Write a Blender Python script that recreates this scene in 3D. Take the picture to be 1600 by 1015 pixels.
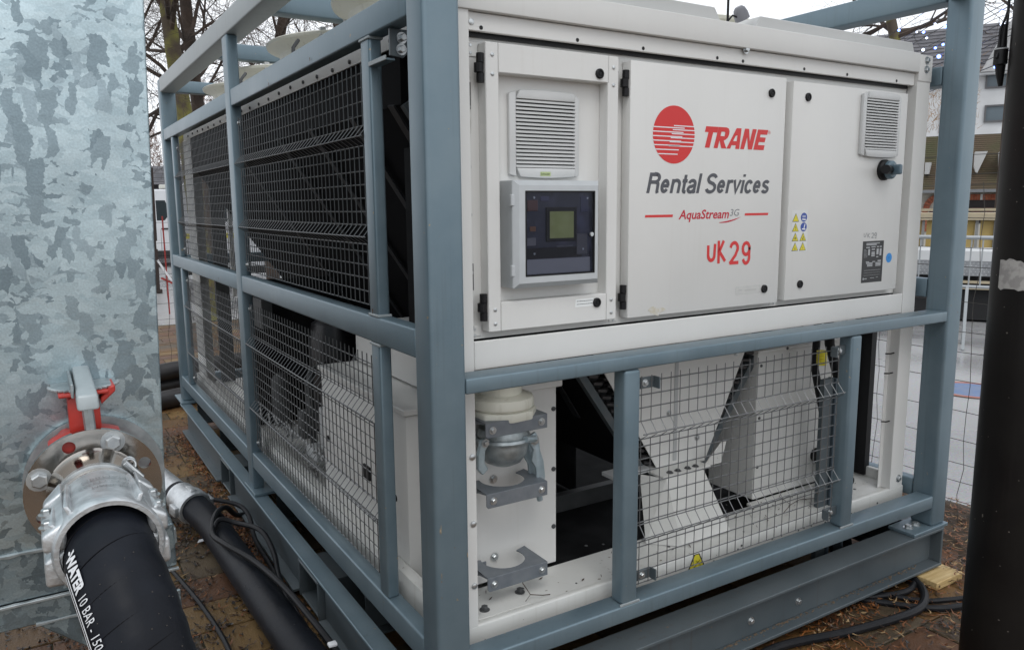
import bpy, bmesh, math, random
from mathutils import Vector, Matrix, noise
random.seed(7)
S = bpy.context.scene
COL = S.collection
for o in list(bpy.data.objects): bpy.data.objects.remove(o)
R = math.radians
PI = math.pi
GZ = 0.215            # ground level
# ---------------------------------------------------------------- camera
cam_d = bpy.data.cameras.new('camera'); cam = bpy.data.objects.new('camera', cam_d); COL.objects.link(cam)
S.camera = cam
CAM = Vector((-0.8278, -1.733, 1.8243))
yaw, pit, rol = R(-31.6377), R(-8.7592), R(-0.5153)
fw = Vector((math.sin(-yaw)*math.cos(pit), math.cos(yaw)*math.cos(pit), math.sin(pit)))
r0 = fw.cross(Vector((0, 0, 1))).normalized(); u0 = r0.cross(fw)
rt = math.cos(rol)*r0 + math.sin(rol)*u0; up = -math.sin(rol)*r0 + math.cos(rol)*u0
M = Matrix((rt, up, -fw)).transposed().to_4x4(); M.translation = CAM
cam.matrix_world = M
cam_d.sensor_fit = 'HORIZONTAL'; cam_d.sensor_width = 36
cam_d.lens = 36*1208.42/1600
cam_d.clip_start = 0.05; cam_d.clip_end = 2000
# ---------------------------------------------------------------- world: overcast daylight
W = bpy.data.worlds.new('World'); S.world = W; W.use_nodes = True
nt = W.node_tree; nt.nodes.clear()
out = nt.nodes.new('ShaderNodeOutputWorld'); bg = nt.nodes.new('ShaderNodeBackground')
sky = nt.nodes.new('ShaderNodeTexSky'); sky.sky_type = 'NISHITA'; sky.sun_disc = False
SUN_EL, SUN_AZ = R(52), R(205)
sky.sun_elevation = SUN_EL; sky.sun_rotation = SUN_AZ
hsv = nt.nodes.new('ShaderNodeHueSaturation'); hsv.inputs['Saturation'].default_value = 0.3
mixw = nt.nodes.new('ShaderNodeMix'); mixw.data_type = 'RGBA'; mixw.inputs[0].default_value = 0.88
tcw = nt.nodes.new('ShaderNodeTexCoord'); nzw = nt.nodes.new('ShaderNodeTexNoise'); nzw.inputs['Scale'].default_value = 1.6; nzw.inputs['Detail'].default_value = 5
crw = nt.nodes.new('ShaderNodeValToRGB')
crw.color_ramp.elements[0].position = 0.3; crw.color_ramp.elements[0].color = (8.4, 8.9, 9.6, 1)
crw.color_ramp.elements[1].position = 0.7; crw.color_ramp.elements[1].color = (10.4, 10.6, 10.9, 1)
nt.links.new(tcw.outputs['Generated'], nzw.inputs['Vector']); nt.links.new(nzw.outputs['Fac'], crw.inputs['Fac'])
nt.links.new(sky.outputs['Color'], hsv.inputs['Color']); nt.links.new(hsv.outputs['Color'], mixw.inputs[6])
nt.links.new(crw.outputs['Color'], mixw.inputs[7]); nt.links.new(mixw.outputs[2], bg.inputs['Color'])
bg.inputs['Strength'].default_value = 0.10
nt.links.new(bg.outputs['Background'], out.inputs['Surface'])
sl = bpy.data.lights.new('sun', 'SUN'); sl.energy = 0.6; sl.angle = R(25); sl.color = (1.0, 0.98, 0.95)
so = bpy.data.objects.new('sun', sl); COL.objects.link(so)
sd = Vector((math.sin(SUN_AZ)*math.cos(SUN_EL), math.cos(SUN_AZ)*math.cos(SUN_EL), math.sin(SUN_EL)))
so.rotation_euler = sd.to_track_quat('Z', 'Y').to_euler(); so.location = (0, 0, 30)
S.view_settings.view_transform = 'Standard'; S.view_settings.look = 'None'
S.view_settings.exposure = 0.42; S.view_settings.gamma = 1; S.view_settings.use_curve_mapping = False
S.render.engine = 'CYCLES'

# ---------------------------------------------------------------- materials
MATS = {}
def mat(name, col, rough=0.5, metal=0.0, spec=0.5, noise_s=0, noise_a=0.0, col2=None, bump=0.0, bump_s=60, detail=4, rough_v=0.0, stretch=None, coord='Object', lo=0.35, hi=0.65, emis=None):
    if name in MATS: return MATS[name]
    m = bpy.data.materials.new(name); m.use_nodes = True; n = m.node_tree; b = n.nodes['Principled BSDF']
    b.inputs['Base Color'].default_value = (*col, 1); b.inputs['Roughness'].default_value = rough
    b.inputs['Metallic'].default_value = metal; b.inputs['Specular IOR Level'].default_value = spec
    tc = n.nodes.new('ShaderNodeTexCoord'); src = tc.outputs[coord]
    if stretch:
        mp = n.nodes.new('ShaderNodeMapping'); mp.inputs['Scale'].default_value = stretch
        n.links.new(src, mp.inputs['Vector']); src = mp.outputs['Vector']
    if col2:
        nz = n.nodes.new('ShaderNodeTexNoise'); nz.inputs['Scale'].default_value = noise_s; nz.inputs['Detail'].default_value = detail
        n.links.new(src, nz.inputs['Vector'])
        cr = n.nodes.new('ShaderNodeValToRGB'); cr.color_ramp.elements[0].position = lo; cr.color_ramp.elements[1].position = hi
        cr.color_ramp.elements[0].color = (*col, 1); cr.color_ramp.elements[1].color = (*col2, 1)
        n.links.new(nz.outputs['Fac'], cr.inputs['Fac']); n.links.new(cr.outputs['Color'], b.inputs['Base Color'])
        if rough_v:
            mr = n.nodes.new('ShaderNodeMapRange'); mr.inputs['To Min'].default_value = rough-rough_v; mr.inputs['To Max'].default_value = rough+rough_v
            n.links.new(nz.outputs['Fac'], mr.inputs['Value']); n.links.new(mr.outputs['Result'], b.inputs['Roughness'])
    if bump:
        nb = n.nodes.new('ShaderNodeTexNoise'); nb.inputs['Scale'].default_value = bump_s; nb.inputs['Detail'].default_value = 3
        n.links.new(src, nb.inputs['Vector'])
        bp = n.nodes.new('ShaderNodeBump'); bp.inputs['Strength'].default_value = bump; bp.inputs['Distance'].default_value = 0.002
        n.links.new(nb.outputs['Fac'], bp.inputs['Height']); n.links.new(bp.outputs['Normal'], b.inputs['Normal'])
    if emis:
        b.inputs['Emission Color'].default_value = (*emis[0], 1); b.inputs['Emission Strength'].default_value = emis[1]
    MATS[name] = m
    return m

def worn_paint(name, base, base2, chip, chip_amt=0.69, rough=0.5, dirt=(0.10, 0.085, 0.065), dirt_amt=0.5, streak=True, metal=0.0):
    """painted steel: tonal variation, vertical run-off streaks, chips of another colour and small dirt specks"""
    m = bpy.data.materials.new(name); m.use_nodes = True; n = m.node_tree; b = n.nodes['Principled BSDF']; L = n.links.new
    tc = n.nodes.new('ShaderNodeTexCoord')
    n1 = n.nodes.new('ShaderNodeTexNoise'); n1.inputs['Scale'].default_value = 5; n1.inputs['Detail'].default_value = 6; n1.inputs['Roughness'].default_value = 0.6
    L(tc.outputs['Object'], n1.inputs['Vector'])
    c1 = n.nodes.new('ShaderNodeValToRGB'); c1.color_ramp.elements[0].position = 0.3; c1.color_ramp.elements[1].position = 0.7
    c1.color_ramp.elements[0].color = (*base, 1); c1.color_ramp.elements[1].color = (*base2, 1); L(n1.outputs['Fac'], c1.inputs['Fac'])
    cur = c1.outputs['Color']
    if streak:
        mp = n.nodes.new('ShaderNodeMapping'); mp.inputs['Scale'].default_value = (60, 60, 2.0); L(tc.outputs['Object'], mp.inputs['Vector'])
        n2 = n.nodes.new('ShaderNodeTexNoise'); n2.inputs['Scale'].default_value = 1; n2.inputs['Detail'].default_value = 4; L(mp.outputs['Vector'], n2.inputs['Vector'])
        n2b = n.nodes.new('ShaderNodeTexNoise'); n2b.inputs['Scale'].default_value = 3; L(tc.outputs['Object'], n2b.inputs['Vector'])
        r2 = n.nodes.new('ShaderNodeValToRGB'); r2.color_ramp.elements[0].position = 0.58; r2.color_ramp.elements[1].position = 0.78
        r2.color_ramp.elements[0].color = (0, 0, 0, 1); r2.color_ramp.elements[1].color = (dirt_amt,)*3+(1,); L(n2.outputs['Fac'], r2.inputs['Fac'])
        mu = n.nodes.new('ShaderNodeMath'); mu.operation = 'MULTIPLY'; L(r2.outputs['Color'], mu.inputs[0]); L(n2b.outputs['Fac'], mu.inputs[1])
        mx = n.nodes.new('ShaderNodeMix'); mx.data_type = 'RGBA'; L(mu.outputs[0], mx.inputs[0]); L(cur, mx.inputs[6]); mx.inputs[7].default_value = (*dirt, 1); cur = mx.outputs[2]
    n3 = n.nodes.new('ShaderNodeTexNoise'); n3.inputs['Scale'].default_value = 38; n3.inputs['Detail'].default_value = 5; L(tc.outputs['Object'], n3.inputs['Vector'])
    r3 = n.nodes.new('ShaderNodeValToRGB'); r3.color_ramp.elements[0].position = chip_amt; r3.color_ramp.elements[1].position = chip_amt+0.015
    r3.color_ramp.elements[0].color = (0, 0, 0, 1); r3.color_ramp.elements[1].color = (1, 1, 1, 1); L(n3.outputs['Fac'], r3.inputs['Fac'])
    mx3 = n.nodes.new('ShaderNodeMix'); mx3.data_type = 'RGBA'; L(r3.outputs['Color'], mx3.inputs[0]); L(cur, mx3.inputs[6]); mx3.inputs[7].default_value = (*chip, 1)
    L(mx3.outputs[2], b.inputs['Base Color'])
    mr = n.nodes.new('ShaderNodeMapRange'); mr.inputs['To Min'].default_value = rough-0.13; mr.inputs['To Max'].default_value = rough+0.13; L(n1.outputs['Fac'], mr.inputs['Value']); L(mr.outputs['Result'], b.inputs['Roughness'])
    nb = n.nodes.new('ShaderNodeTexNoise'); nb.inputs['Scale'].default_value = 14; nb.inputs['Detail'].default_value = 5; L(tc.outputs['Object'], nb.inputs['Vector'])
    bp = n.nodes.new('ShaderNodeBump'); bp.inputs['Strength'].default_value = 0.12; bp.inputs['Distance'].default_value = 0.004
    L(nb.outputs['Fac'], bp.inputs['Height']); L(bp.outputs['Normal'], b.inputs['Normal'])
    b.inputs['Metallic'].default_value = metal
    MATS[name] = m; return m

def spangle(name, shade_mul=1.0):
    m = bpy.data.materials.new(name); m.use_nodes = True; n = m.node_tree; b = n.nodes['Principled BSDF']; L = n.links.new
    tc = n.nodes.new('ShaderNodeTexCoord')
    def noise_(sc, det=3, src=None): q = n.nodes.new('ShaderNodeTexNoise'); q.inputs['Scale'].default_value = sc; q.inputs['Detail'].default_value = det; L(src or tc.outputs['Object'], q.inputs['Vector']); return q
    def warp(sc, amt, src=None):
        q = noise_(sc, 3); sb = n.nodes.new('ShaderNodeVectorMath'); sb.operation = 'SUBTRACT'; L(q.outputs['Color'], sb.inputs[0]); sb.inputs[1].default_value = (.5, .5, .5)
        a = n.nodes.new('ShaderNodeVectorMath'); a.operation = 'SCALE'; a.inputs['Scale'].default_value = amt; L(sb.outputs['Vector'], a.inputs[0])
        d = n.nodes.new('ShaderNodeVectorMath'); d.operation = 'ADD'; L(src or tc.outputs['Object'], d.inputs[0]); L(a.outputs['Vector'], d.inputs[1]); return d.outputs['Vector']
    def cells(sc, vec, metric='EUCLIDEAN', rot=(0, 0.5, 0), scl=(1.5, 1, 0.8)):
        mp = n.nodes.new('ShaderNodeMapping'); mp.inputs['Rotation'].default_value = rot; mp.inputs['Scale'].default_value = scl; L(vec, mp.inputs['Vector'])
        v = n.nodes.new('ShaderNodeTexVoronoi'); v.distance = metric; v.inputs['Scale'].default_value = sc; L(mp.outputs['Vector'], v.inputs['Vector'])
        q = n.nodes.new('ShaderNodeSeparateColor'); L(v.outputs['Color'], q.inputs['Color']); return q
    w1 = warp(12, 0.040); w2 = warp(70, 0.018, w1)
    A = cells(25, w2, 'MANHATTAN', (0, 0.7, 0), (1.9, 1, 0.85)); Bc = cells(46, w2, 'CHEBYCHEV', (0, -0.6, 0), (0.85, 1, 1.9))
    big = noise_(3.2, 4)
    # dark flakes where a cell's random value is low, more of them where the slow noise is high
    def flakes(src, lo, gain):
        ma = n.nodes.new('ShaderNodeMath'); ma.operation = 'MULTIPLY_ADD'; L(big.outputs['Fac'], ma.inputs[0]); ma.inputs[1].default_value = gain; ma.inputs[2].default_value = lo
        lt = n.nodes.new('ShaderNodeMath'); lt.operation = 'LESS_THAN'; L(src, lt.inputs[0]); L(ma.outputs[0], lt.inputs[1]); return lt.outputs[0]
    f1 = flakes(A.outputs['Red'], -0.16, 0.80); f2 = flakes(Bc.outputs['Red'], -0.10, 0.60)
    mx = n.nodes.new('ShaderNodeMath'); mx.operation = 'MAXIMUM'; L(f1, mx.inputs[0]); L(f2, mx.inputs[1])
    lightc = n.nodes.new('ShaderNodeMix'); lightc.data_type = 'RGBA'; L(Bc.outputs['Green'], lightc.inputs[0]); lightc.inputs[6].default_value = (0.44*shade_mul, 0.55*shade_mul, 0.59*shade_mul, 1); lightc.inputs[7].default_value = (0.55*shade_mul, 0.66*shade_mul, 0.695*shade_mul, 1)
    darkc = n.nodes.new('ShaderNodeMix'); darkc.data_type = 'RGBA'; L(A.outputs['Blue'], darkc.inputs[0]); darkc.inputs[6].default_value = (0.245*shade_mul, 0.315*shade_mul, 0.35*shade_mul, 1); darkc.inputs[7].default_value = (0.385*shade_mul, 0.475*shade_mul, 0.515*shade_mul, 1)
    mm = n.nodes.new('ShaderNodeMix'); mm.data_type = 'RGBA'; L(mx.outputs[0], mm.inputs[0]); L(lightc.outputs[2], mm.inputs[6]); L(darkc.outputs[2], mm.inputs[7])
    fs = noise_(260, 2); cloud = noise_(9, 5)
    fr = n.nodes.new('ShaderNodeMapRange'); fr.inputs['From Min'].default_value = 0.35; fr.inputs['From Max'].default_value = 0.7; fr.inputs['To Min'].default_value = 0.93; fr.inputs['To Max'].default_value = 1.10; L(fs.outputs['Fac'], fr.inputs['Value'])
    cr2 = n.nodes.new('ShaderNodeMapRange'); cr2.inputs['From Min'].default_value = 0.3; cr2.inputs['From Max'].default_value = 0.7; cr2.inputs['To Min'].default_value = 0.86; cr2.inputs['To Max'].default_value = 1.08; L(cloud.outputs['Fac'], cr2.inputs['Value'])
    k = n.nodes.new('ShaderNodeMath'); k.operation = 'MULTIPLY'; L(fr.outputs['Result'], k.inputs[0]); L(cr2.outputs['Result'], k.inputs[1])
    vm = n.nodes.new('ShaderNodeVectorMath'); vm.operation = 'SCALE'; L(mm.outputs[2], vm.inputs[0]); L(k.outputs[0], vm.inputs['Scale'])
    L(vm.outputs['Vector'], b.inputs['Base Color']); b.inputs['Metallic'].default_value = 0.88
    mr3 = n.nodes.new('ShaderNodeMapRange'); mr3.inputs['To Min'].default_value = 0.42; mr3.inputs['To Max'].default_value = 0.55; L(Bc.outputs['Blue'], mr3.inputs['Value']); L(mr3.outputs['Result'], b.inputs['Roughness'])
    bp = n.nodes.new('ShaderNodeBump'); bp.inputs['Strength'].default_value = 0.25; bp.inputs['Distance'].default_value = 0.001; L(fs.outputs['Fac'], bp.inputs['Height'])
    bp2 = n.nodes.new('ShaderNodeBump'); bp2.inputs['Strength'].default_value = 0.12; bp2.inputs['Distance'].default_value = 0.01; L(big.outputs['Fac'], bp2.inputs['Height']); L(bp.outputs['Normal'], bp2.inputs['Normal'])
    L(bp2.outputs['Normal'], b.inputs['Normal'])
    MATS[name] = m; return m

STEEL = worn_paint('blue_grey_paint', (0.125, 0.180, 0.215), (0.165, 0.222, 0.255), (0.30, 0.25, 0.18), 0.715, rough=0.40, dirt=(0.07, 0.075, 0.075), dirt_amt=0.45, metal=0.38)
STEEL_L = worn_paint('galvanised_rail_paint', (0.24, 0.27, 0.28), (0.31, 0.34, 0.345), (0.2, 0.12, 0.07), 0.75, rough=0.45, dirt_amt=0.7)
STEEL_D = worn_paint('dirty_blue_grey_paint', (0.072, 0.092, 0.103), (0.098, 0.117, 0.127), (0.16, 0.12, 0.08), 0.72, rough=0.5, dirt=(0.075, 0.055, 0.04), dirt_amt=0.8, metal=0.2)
WHITE = worn_paint('cabinet_paint', (0.645, 0.642, 0.622), (0.675, 0.671, 0.650), (0.45, 0.42, 0.36), 0.80, rough=0.42, dirt=(0.42, 0.38, 0.31), dirt_amt=0.12)
WHITE2 = worn_paint('tray_paint', (0.59, 0.59, 0.565), (0.63, 0.63, 0.605), (0.14, 0.11, 0.08), 0.72, rough=0.42, dirt=(0.3, 0.25, 0.18), dirt_amt=0.35)
CREAM = worn_paint('fan_shroud_plastic', (0.60, 0.59, 0.50), (0.66, 0.65, 0.57), (0.25, 0.22, 0.15), 0.78, rough=0.4, dirt=(0.3, 0.27, 0.18), dirt_amt=0.6)
GREYP = mat('grey_plastic', (0.40, 0.41, 0.41), 0.45, col2=(0.44, 0.45, 0.45), noise_s=8)
LGREYP = mat('light_grey_plastic', (0.54, 0.55, 0.545), 0.42, col2=(0.58, 0.585, 0.58), noise_s=8)
GALV = spangle('galvanised_spangle'); GALV_SHADED = spangle('galvanised_spangle_shaded', 0.55)  # second copy: shade and dark ground reflection of the skirt put into the colour
GALVS = mat('galvanised_dull', (0.30, 0.335, 0.345), 0.45, 0.75, col2=(0.42, 0.46, 0.47), noise_s=40, bump=0.3)
BRK = mat('bracket_grey_zinc', (0.165, 0.185, 0.21), 0.45, 0.4, col2=(0.21, 0.23, 0.25), noise_s=25, bump=0.2)
ALU = mat('cast_aluminium', (0.50, 0.52, 0.53), 0.42, 0.75, col2=(0.66, 0.68, 0.69), noise_s=30, bump=0.7, bump_s=90, rough_v=0.08)
ALUF = mat('anodised_frame', (0.47, 0.49, 0.50), 0.38, 0.3, col2=(0.5, 0.52, 0.53), noise_s=20)
INOX = mat('stainless_flange', (0.36, 0.335, 0.305), 0.14, 1.0, col2=(0.45, 0.42, 0.39), noise_s=7, bump=0.08, bump_s=60, rough_v=0.05)
ZINC = mat('zinc_bolt', (0.42, 0.44, 0.45), 0.32, 0.85, col2=(0.58, 0.6, 0.6), noise_s=50)
WIRE = mat('wire_grey', (0.12, 0.124, 0.127), 0.40, 0.5)
WIRE_D = mat('fence_wire_rusty', (0.06, 0.055, 0.05), 0.6, 0.3)
BLACK = mat('black_plastic', (0.009, 0.009, 0.010), 0.45, spec=0.25)
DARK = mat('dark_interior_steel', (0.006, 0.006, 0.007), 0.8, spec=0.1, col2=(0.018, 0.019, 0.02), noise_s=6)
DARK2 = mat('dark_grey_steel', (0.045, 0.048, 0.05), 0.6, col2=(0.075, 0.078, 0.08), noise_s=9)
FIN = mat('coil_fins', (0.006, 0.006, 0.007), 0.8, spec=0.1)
FINE = mat('coil_end_plate', (0.075, 0.095, 0.105), 0.5, 0.2, col2=(0.10, 0.11, 0.115), noise_s=30)
RUB = mat('hose_rubber', (0.005, 0.006, 0.009), 0.45, spec=0.16, col2=(0.010, 0.012, 0.017), noise_s=9, bump=0.35, bump_s=45, rough_v=0.12)
CAB = mat('cable_rubber', (0.009, 0.010, 0.012), 0.45, spec=0.2, col2=(0.014, 0.014, 0.016), noise_s=20)
RED = mat('red_print', (0.62, 0.035, 0.035), 0.45)
REDV = mat('red_valve_paint', (0.48, 0.035, 0.025), 0.42, col2=(0.38, 0.03, 0.02), noise_s=20, bump=0.3)
PGREY = mat('grey_print', (0.085, 0.088, 0.10), 0.5)
PWHITE = mat('white_print', (0.75, 0.76, 0.78), 0.5)
PRED2 = mat('crimson_print', (0.50, 0.02, 0.04), 0.45)
YEL = mat('warning_yellow', (0.66, 0.58, 0.04), 0.5)
PBLUE = mat('sticker_blue', (0.03, 0.07, 0.32), 0.45)
PCYAN = mat('sticker_light_blue', (0.03, 0.25, 0.62), 0.45)
PBLK = mat('black_print', (0.02, 0.02, 0.022), 0.45)
PLATE = mat('rating_plate', (0.016, 0.016, 0.017), 0.4)
PLSILV = mat('rating_plate_silver', (0.42, 0.43, 0.44), 0.45)
PENCIL = mat('pencil_grey', (0.22, 0.23, 0.24), 0.6)
STK = mat('faded_label', (0.50, 0.50, 0.485), 0.55, col2=(0.54, 0.54, 0.52), noise_s=60)
SCR = mat('lcd_screen', (0.30, 0.34, 0.10), 0.35, col2=(0.36, 0.40, 0.14), noise_s=30)
NAVY = mat('controller_navy', (0.010, 0.013, 0.032), 0.35, col2=(0.05, 0.055, 0.10), noise_s=22, detail=6, lo=0.5, hi=0.7)
WOODM = mat('fresh_timber', (0.42, 0.29, 0.12), 0.65, col2=(0.55, 0.41, 0.20), noise_s=3, stretch=(3, 30, 30))
POLE = worn_paint('dark_column_paint', (0.006, 0.005, 0.005), (0.010, 0.009, 0.008), (0.10, 0.085, 0.07), 0.78, rough=0.42, dirt=(0.02, 0.017, 0.015), dirt_amt=0.5)
POLE.node_tree.nodes['Principled BSDF'].inputs['Specular IOR Level'].default_value = 0.18
BARK = mat('mossy_bark', (0.085, 0.065, 0.045), 0.85, col2=(0.19, 0.18, 0.045), noise_s=3, bump=0.8, bump_s=25, lo=0.42, hi=0.58)
TWIG = mat('twig_bark', (0.045, 0.034, 0.028), 0.85, col2=(0.08, 0.055, 0.04), noise_s=4)
def glassmat():
    m = bpy.data.materials.new('window_glass'); m.use_nodes = True; n = m.node_tree; n.nodes.clear(); L = n.links.new
    o = n.nodes.new('ShaderNodeOutputMaterial'); mx = n.nodes.new('ShaderNodeMixShader'); t = n.nodes.new('ShaderNodeBsdfTransparent'); g = n.nodes.new('ShaderNodeBsdfGlossy')
    t.inputs['Color'].default_value = (0.78, 0.79, 0.84, 1); g.inputs['Roughness'].default_value = 0.03; fr = n.nodes.new('ShaderNodeFresnel'); fr.inputs['IOR'].default_value = 1.22
    L(fr.outputs['Fac'], mx.inputs['Fac']); L(t.outputs[0], mx.inputs[1]); L(g.outputs[0], mx.inputs[2]); L(mx.outputs[0], o.inputs['Surface']); return m
GLASS = glassmat()

# ---------------------------------------------------------------- object helpers
LOC = {}
def tag(o, label=None, cat=None, group=None, kind=None):
    if label: o['label'] = label
    if cat: o['category'] = cat
    if group: o['group'] = group
    if kind: o['kind'] = kind
    return o
def thing(name, label, cat, loc=(0, 0, 0), rz=0, group=None):
    o = bpy.data.objects.new(name, None); COL.objects.link(o); o.empty_display_size = 0.1
    o.location = loc; o.rotation_euler = (0, 0, rz)
    LOC[o.name] = Vector(loc) if rz == 0 else Vector((0, 0, 0))
    return tag(o, label, cat, group)
class MB:
    """collects shapes, then links them as one mesh object"""
    def __init__(s): s.v = []; s.f = []; s.sm = []
    def add(s, vs, fs, smooth=False):
        k = len(s.v); s.v += [tuple(v) for v in vs]; s.f += [tuple(i+k for i in f) for f in fs]; s.sm += [smooth]*len(fs); return s
    def box(s, x0, x1, y0, y1, z0, z1):
        return s.add([(x0,y0,z0),(x1,y0,z0),(x1,y1,z0),(x0,y1,z0),(x0,y0,z1),(x1,y0,z1),(x1,y1,z1),(x0,y1,z1)],
                     [(0,3,2,1),(4,5,6,7),(0,1,5,4),(1,2,6,5),(2,3,7,6),(3,0,4,7)])
    def hexa(s, p):
        return s.add(p, [(0,3,2,1),(4,5,6,7),(0,1,5,4),(1,2,6,5),(2,3,7,6),(3,0,4,7)])
    def bar(s, a, b, w, h, upv=(0,0,1)):
        a = Vector(a); b = Vector(b); d = (b-a).normalized(); u = Vector(upv)
        if abs(d.dot(u)) > 0.99: u = Vector((0,1,0))
        r = d.cross(u).normalized()*w/2; u = r.cross(d).normalized()*h/2
        p = [a-r-u, a+r-u, b+r-u, b-r-u, a-r+u, a+r+u, b+r+u, b-r+u]
        return s.hexa(p)
    def tube(s, pts, r, n=8, caps=True, smooth=True):
        pts = [Vector(p) for p in pts]; m = len(pts)
        rs = r if isinstance(r, (list, tuple)) else [r]*m
        vs = []; fs = []
        d0 = (pts[1]-pts[0]).normalized(); u = Vector((0,0,1)) if abs(d0.z) < 0.9 else Vector((1,0,0))
        u = (u-d0*u.dot(d0)).normalized()
        for i in range(m):
            d = (pts[min(i+1,m-1)]-pts[max(i-1,0)]).normalized()
            u = (u-d*u.dot(d)).normalized(); w = d.cross(u)
            for k in range(n):
                a = 2*PI*k/n; vs.append(pts[i]+rs[i]*(math.cos(a)*u+math.sin(a)*w))
        for i in range(m-1):
            for k in range(n):
                k2 = (k+1) % n; fs.append((i*n+k, i*n+k2, (i+1)*n+k2, (i+1)*n+k))
        if caps:
            fs.append(tuple(reversed(range(n)))); fs.append(tuple((m-1)*n+k for k in range(n)))
        return s.add(vs, fs, smooth)
    def lathe(s, prof, c=(0,0,0), ax='z', n=32, smooth=True, close=False):
        """prof: (radius, height) pairs along the axis"""
        c = Vector(c); vs = []; fs = []; m = len(prof)
        for (r, h) in prof:
            for k in range(n):
                a = 2*PI*k/n; p, q = r*math.cos(a), r*math.sin(a)
                vs.append(c+Vector({'z':(p,q,h),'y':(q,h,p),'x':(h,p,q)}[ax]))
        for i in range(m-1 if not close else m):
            j = (i+1) % m
            for k in range(n):
                k2 = (k+1) % n; fs.append((i*n+k, i*n+k2, j*n+k2, j*n+k))
        if not close:
            if prof[0][0] > 1e-6: fs.append(tuple(reversed(range(n))))
            if prof[-1][0] > 1e-6: fs.append(tuple((m-1)*n+k for k in range(n)))
        return s.add(vs, fs, smooth)
    def prism(s, poly, a, b, ax='y'):
        """poly in the plane across axis ax, extruded from a to b"""
        n = len(poly); f = {'y': lambda p, t: (p[0], t, p[1]), 'x': lambda p, t: (t, p[0], p[1]), 'z': lambda p, t: (p[0], p[1], t)}[ax]
        return s.add([f(p, a) for p in poly]+[f(p, b) for p in poly],
                     [tuple(range(n)), tuple(reversed(range(n, 2*n)))]+[(i, i+n, (i+1) % n+n, (i+1) % n) for i in range(n)])
    def build(s, name, material, parent=None, bev=0.0, seg=1, label=None, cat=None, group=None, kind=None, xf=None):
        off = LOC.get(parent.name, Vector((0,0,0))) if parent else Vector((0,0,0))
        bm = bmesh.new(); bv = [bm.verts.new(Vector(v)-off) for v in s.v]
        for f, sm in zip(s.f, s.sm):
            try: fc = bm.faces.new([bv[i] for i in f]); fc.smooth = sm
            except ValueError: pass
        bmesh.ops.recalc_face_normals(bm, faces=bm.faces)
        if bev:
            ed = [e for e in bm.edges if len(e.link_faces) == 2 and e.calc_face_angle(0) > 0.5]
            bmesh.ops.bevel(bm, geom=ed, offset=bev, segments=seg, profile=0.5, affect='EDGES', clamp_overlap=True)
            if seg > 1:
                for f in bm.faces: f.smooth = True
        me = bpy.data.meshes.new(name); bm.to_mesh(me); bm.free(); me.materials.append(material)
        o = bpy.data.objects.new(name, me); COL.objects.link(o)
        if seg > 1 or any(s.sm):
            try: me.set_sharp_from_angle(angle=R(35))
            except Exception: pass
        if parent: o.parent = parent; LOC[o.name] = off
        else: LOC[o.name] = Vector((0,0,0))
        return tag(o, label, cat, group, kind)
def B(name, x0, x1, y0, y1, z0, z1, m, parent, bev=0.0, seg=1, **k):
    return MB().box(x0, x1, y0, y1, z0, z1).build(name, m, parent, bev, seg, **k)
def copy_tree(o, parent=None, off=None):
    c = o.copy(); COL.objects.link(c); c.parent = parent
    LOC[c.name] = LOC.get(o.name, Vector((0,0,0)))
    if off is not None: c.location = o.location + Vector(off)
    for ch in list(o.children): copy_tree(ch, c)
    return c
def bolt_mb(mb, c, ax, r=0.009, h=0.008, washer=True, sgn=-1):
    c = list(c); i = 'xyz'.index(ax)
    if washer: mb.lathe([(r*1.5, 0), (r*1.5, 0.002*sgn)], c, ax, 14, False)
    cc = c[:]; cc[i] += 0.002*sgn
    mb.lathe([(r, 0), (r, h*sgn*0.8), (r*0.8, h*sgn)], cc, ax, 6, False)
def bolt(c, ax, parent, r=0.009, h=0.008, m=None, name='bolt', washer=True, sgn=-1):
    mb = MB(); bolt_mb(mb, c, ax, r, h, washer, sgn); return mb.build(name, m or ZINC, parent)
FONT_CACHE = {}
def text_pts(txt, size=1.0, shear=0.0, bold=0.0, space=1.0, res=3):
    cu = bpy.data.curves.new('t', 'FONT'); cu.body = txt; cu.size = size; cu.shear = shear; cu.offset = bold; cu.space_character = space; cu.resolution_u = res
    o = bpy.data.objects.new('t', cu); COL.objects.link(o); dg = bpy.context.evaluated_depsgraph_get()
    me = bpy.data.meshes.new_from_object(o.evaluated_get(dg))
    vs = [v.co.copy() for v in me.vertices]; fs = [tuple(p.vertices) for p in me.polygons]
    bpy.data.objects.remove(o); bpy.data.curves.remove(cu); bpy.data.meshes.remove(me)
    return vs, fs
def fit_text(txt, x0, x1, z0, z1, y, m, parent, name='lettering', shear=0.0, bold=0.0, kind=None, label=None):
    """flat print on a plane facing -y, fitted to the rectangle"""
    vs, fs = text_pts(txt, 1.0, shear, bold)
    ax0 = min(v.x for v in vs); ax1 = max(v.x for v in vs); ay0 = min(v.y for v in vs); ay1 = max(v.y for v in vs)
    vv = [(x0+(v.x-ax0)/(ax1-ax0)*(x1-x0), y, z0+(v.y-ay0)/(ay1-ay0)*(z1-z0)) for v in vs]
    return MB().add(vv, fs).build(name, m, parent, label=label)
def disc(cx, cz, rx, rz, y, n=40):
    return [(cx+rx*math.cos(2*PI*k/n), y, cz+rz*math.sin(2*PI*k/n)) for k in range(n)]
def flat(name, pts, m, parent, **k):
    return MB().add(pts, [tuple(range(len(pts)))]).build(name, m, parent, **k)

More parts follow.
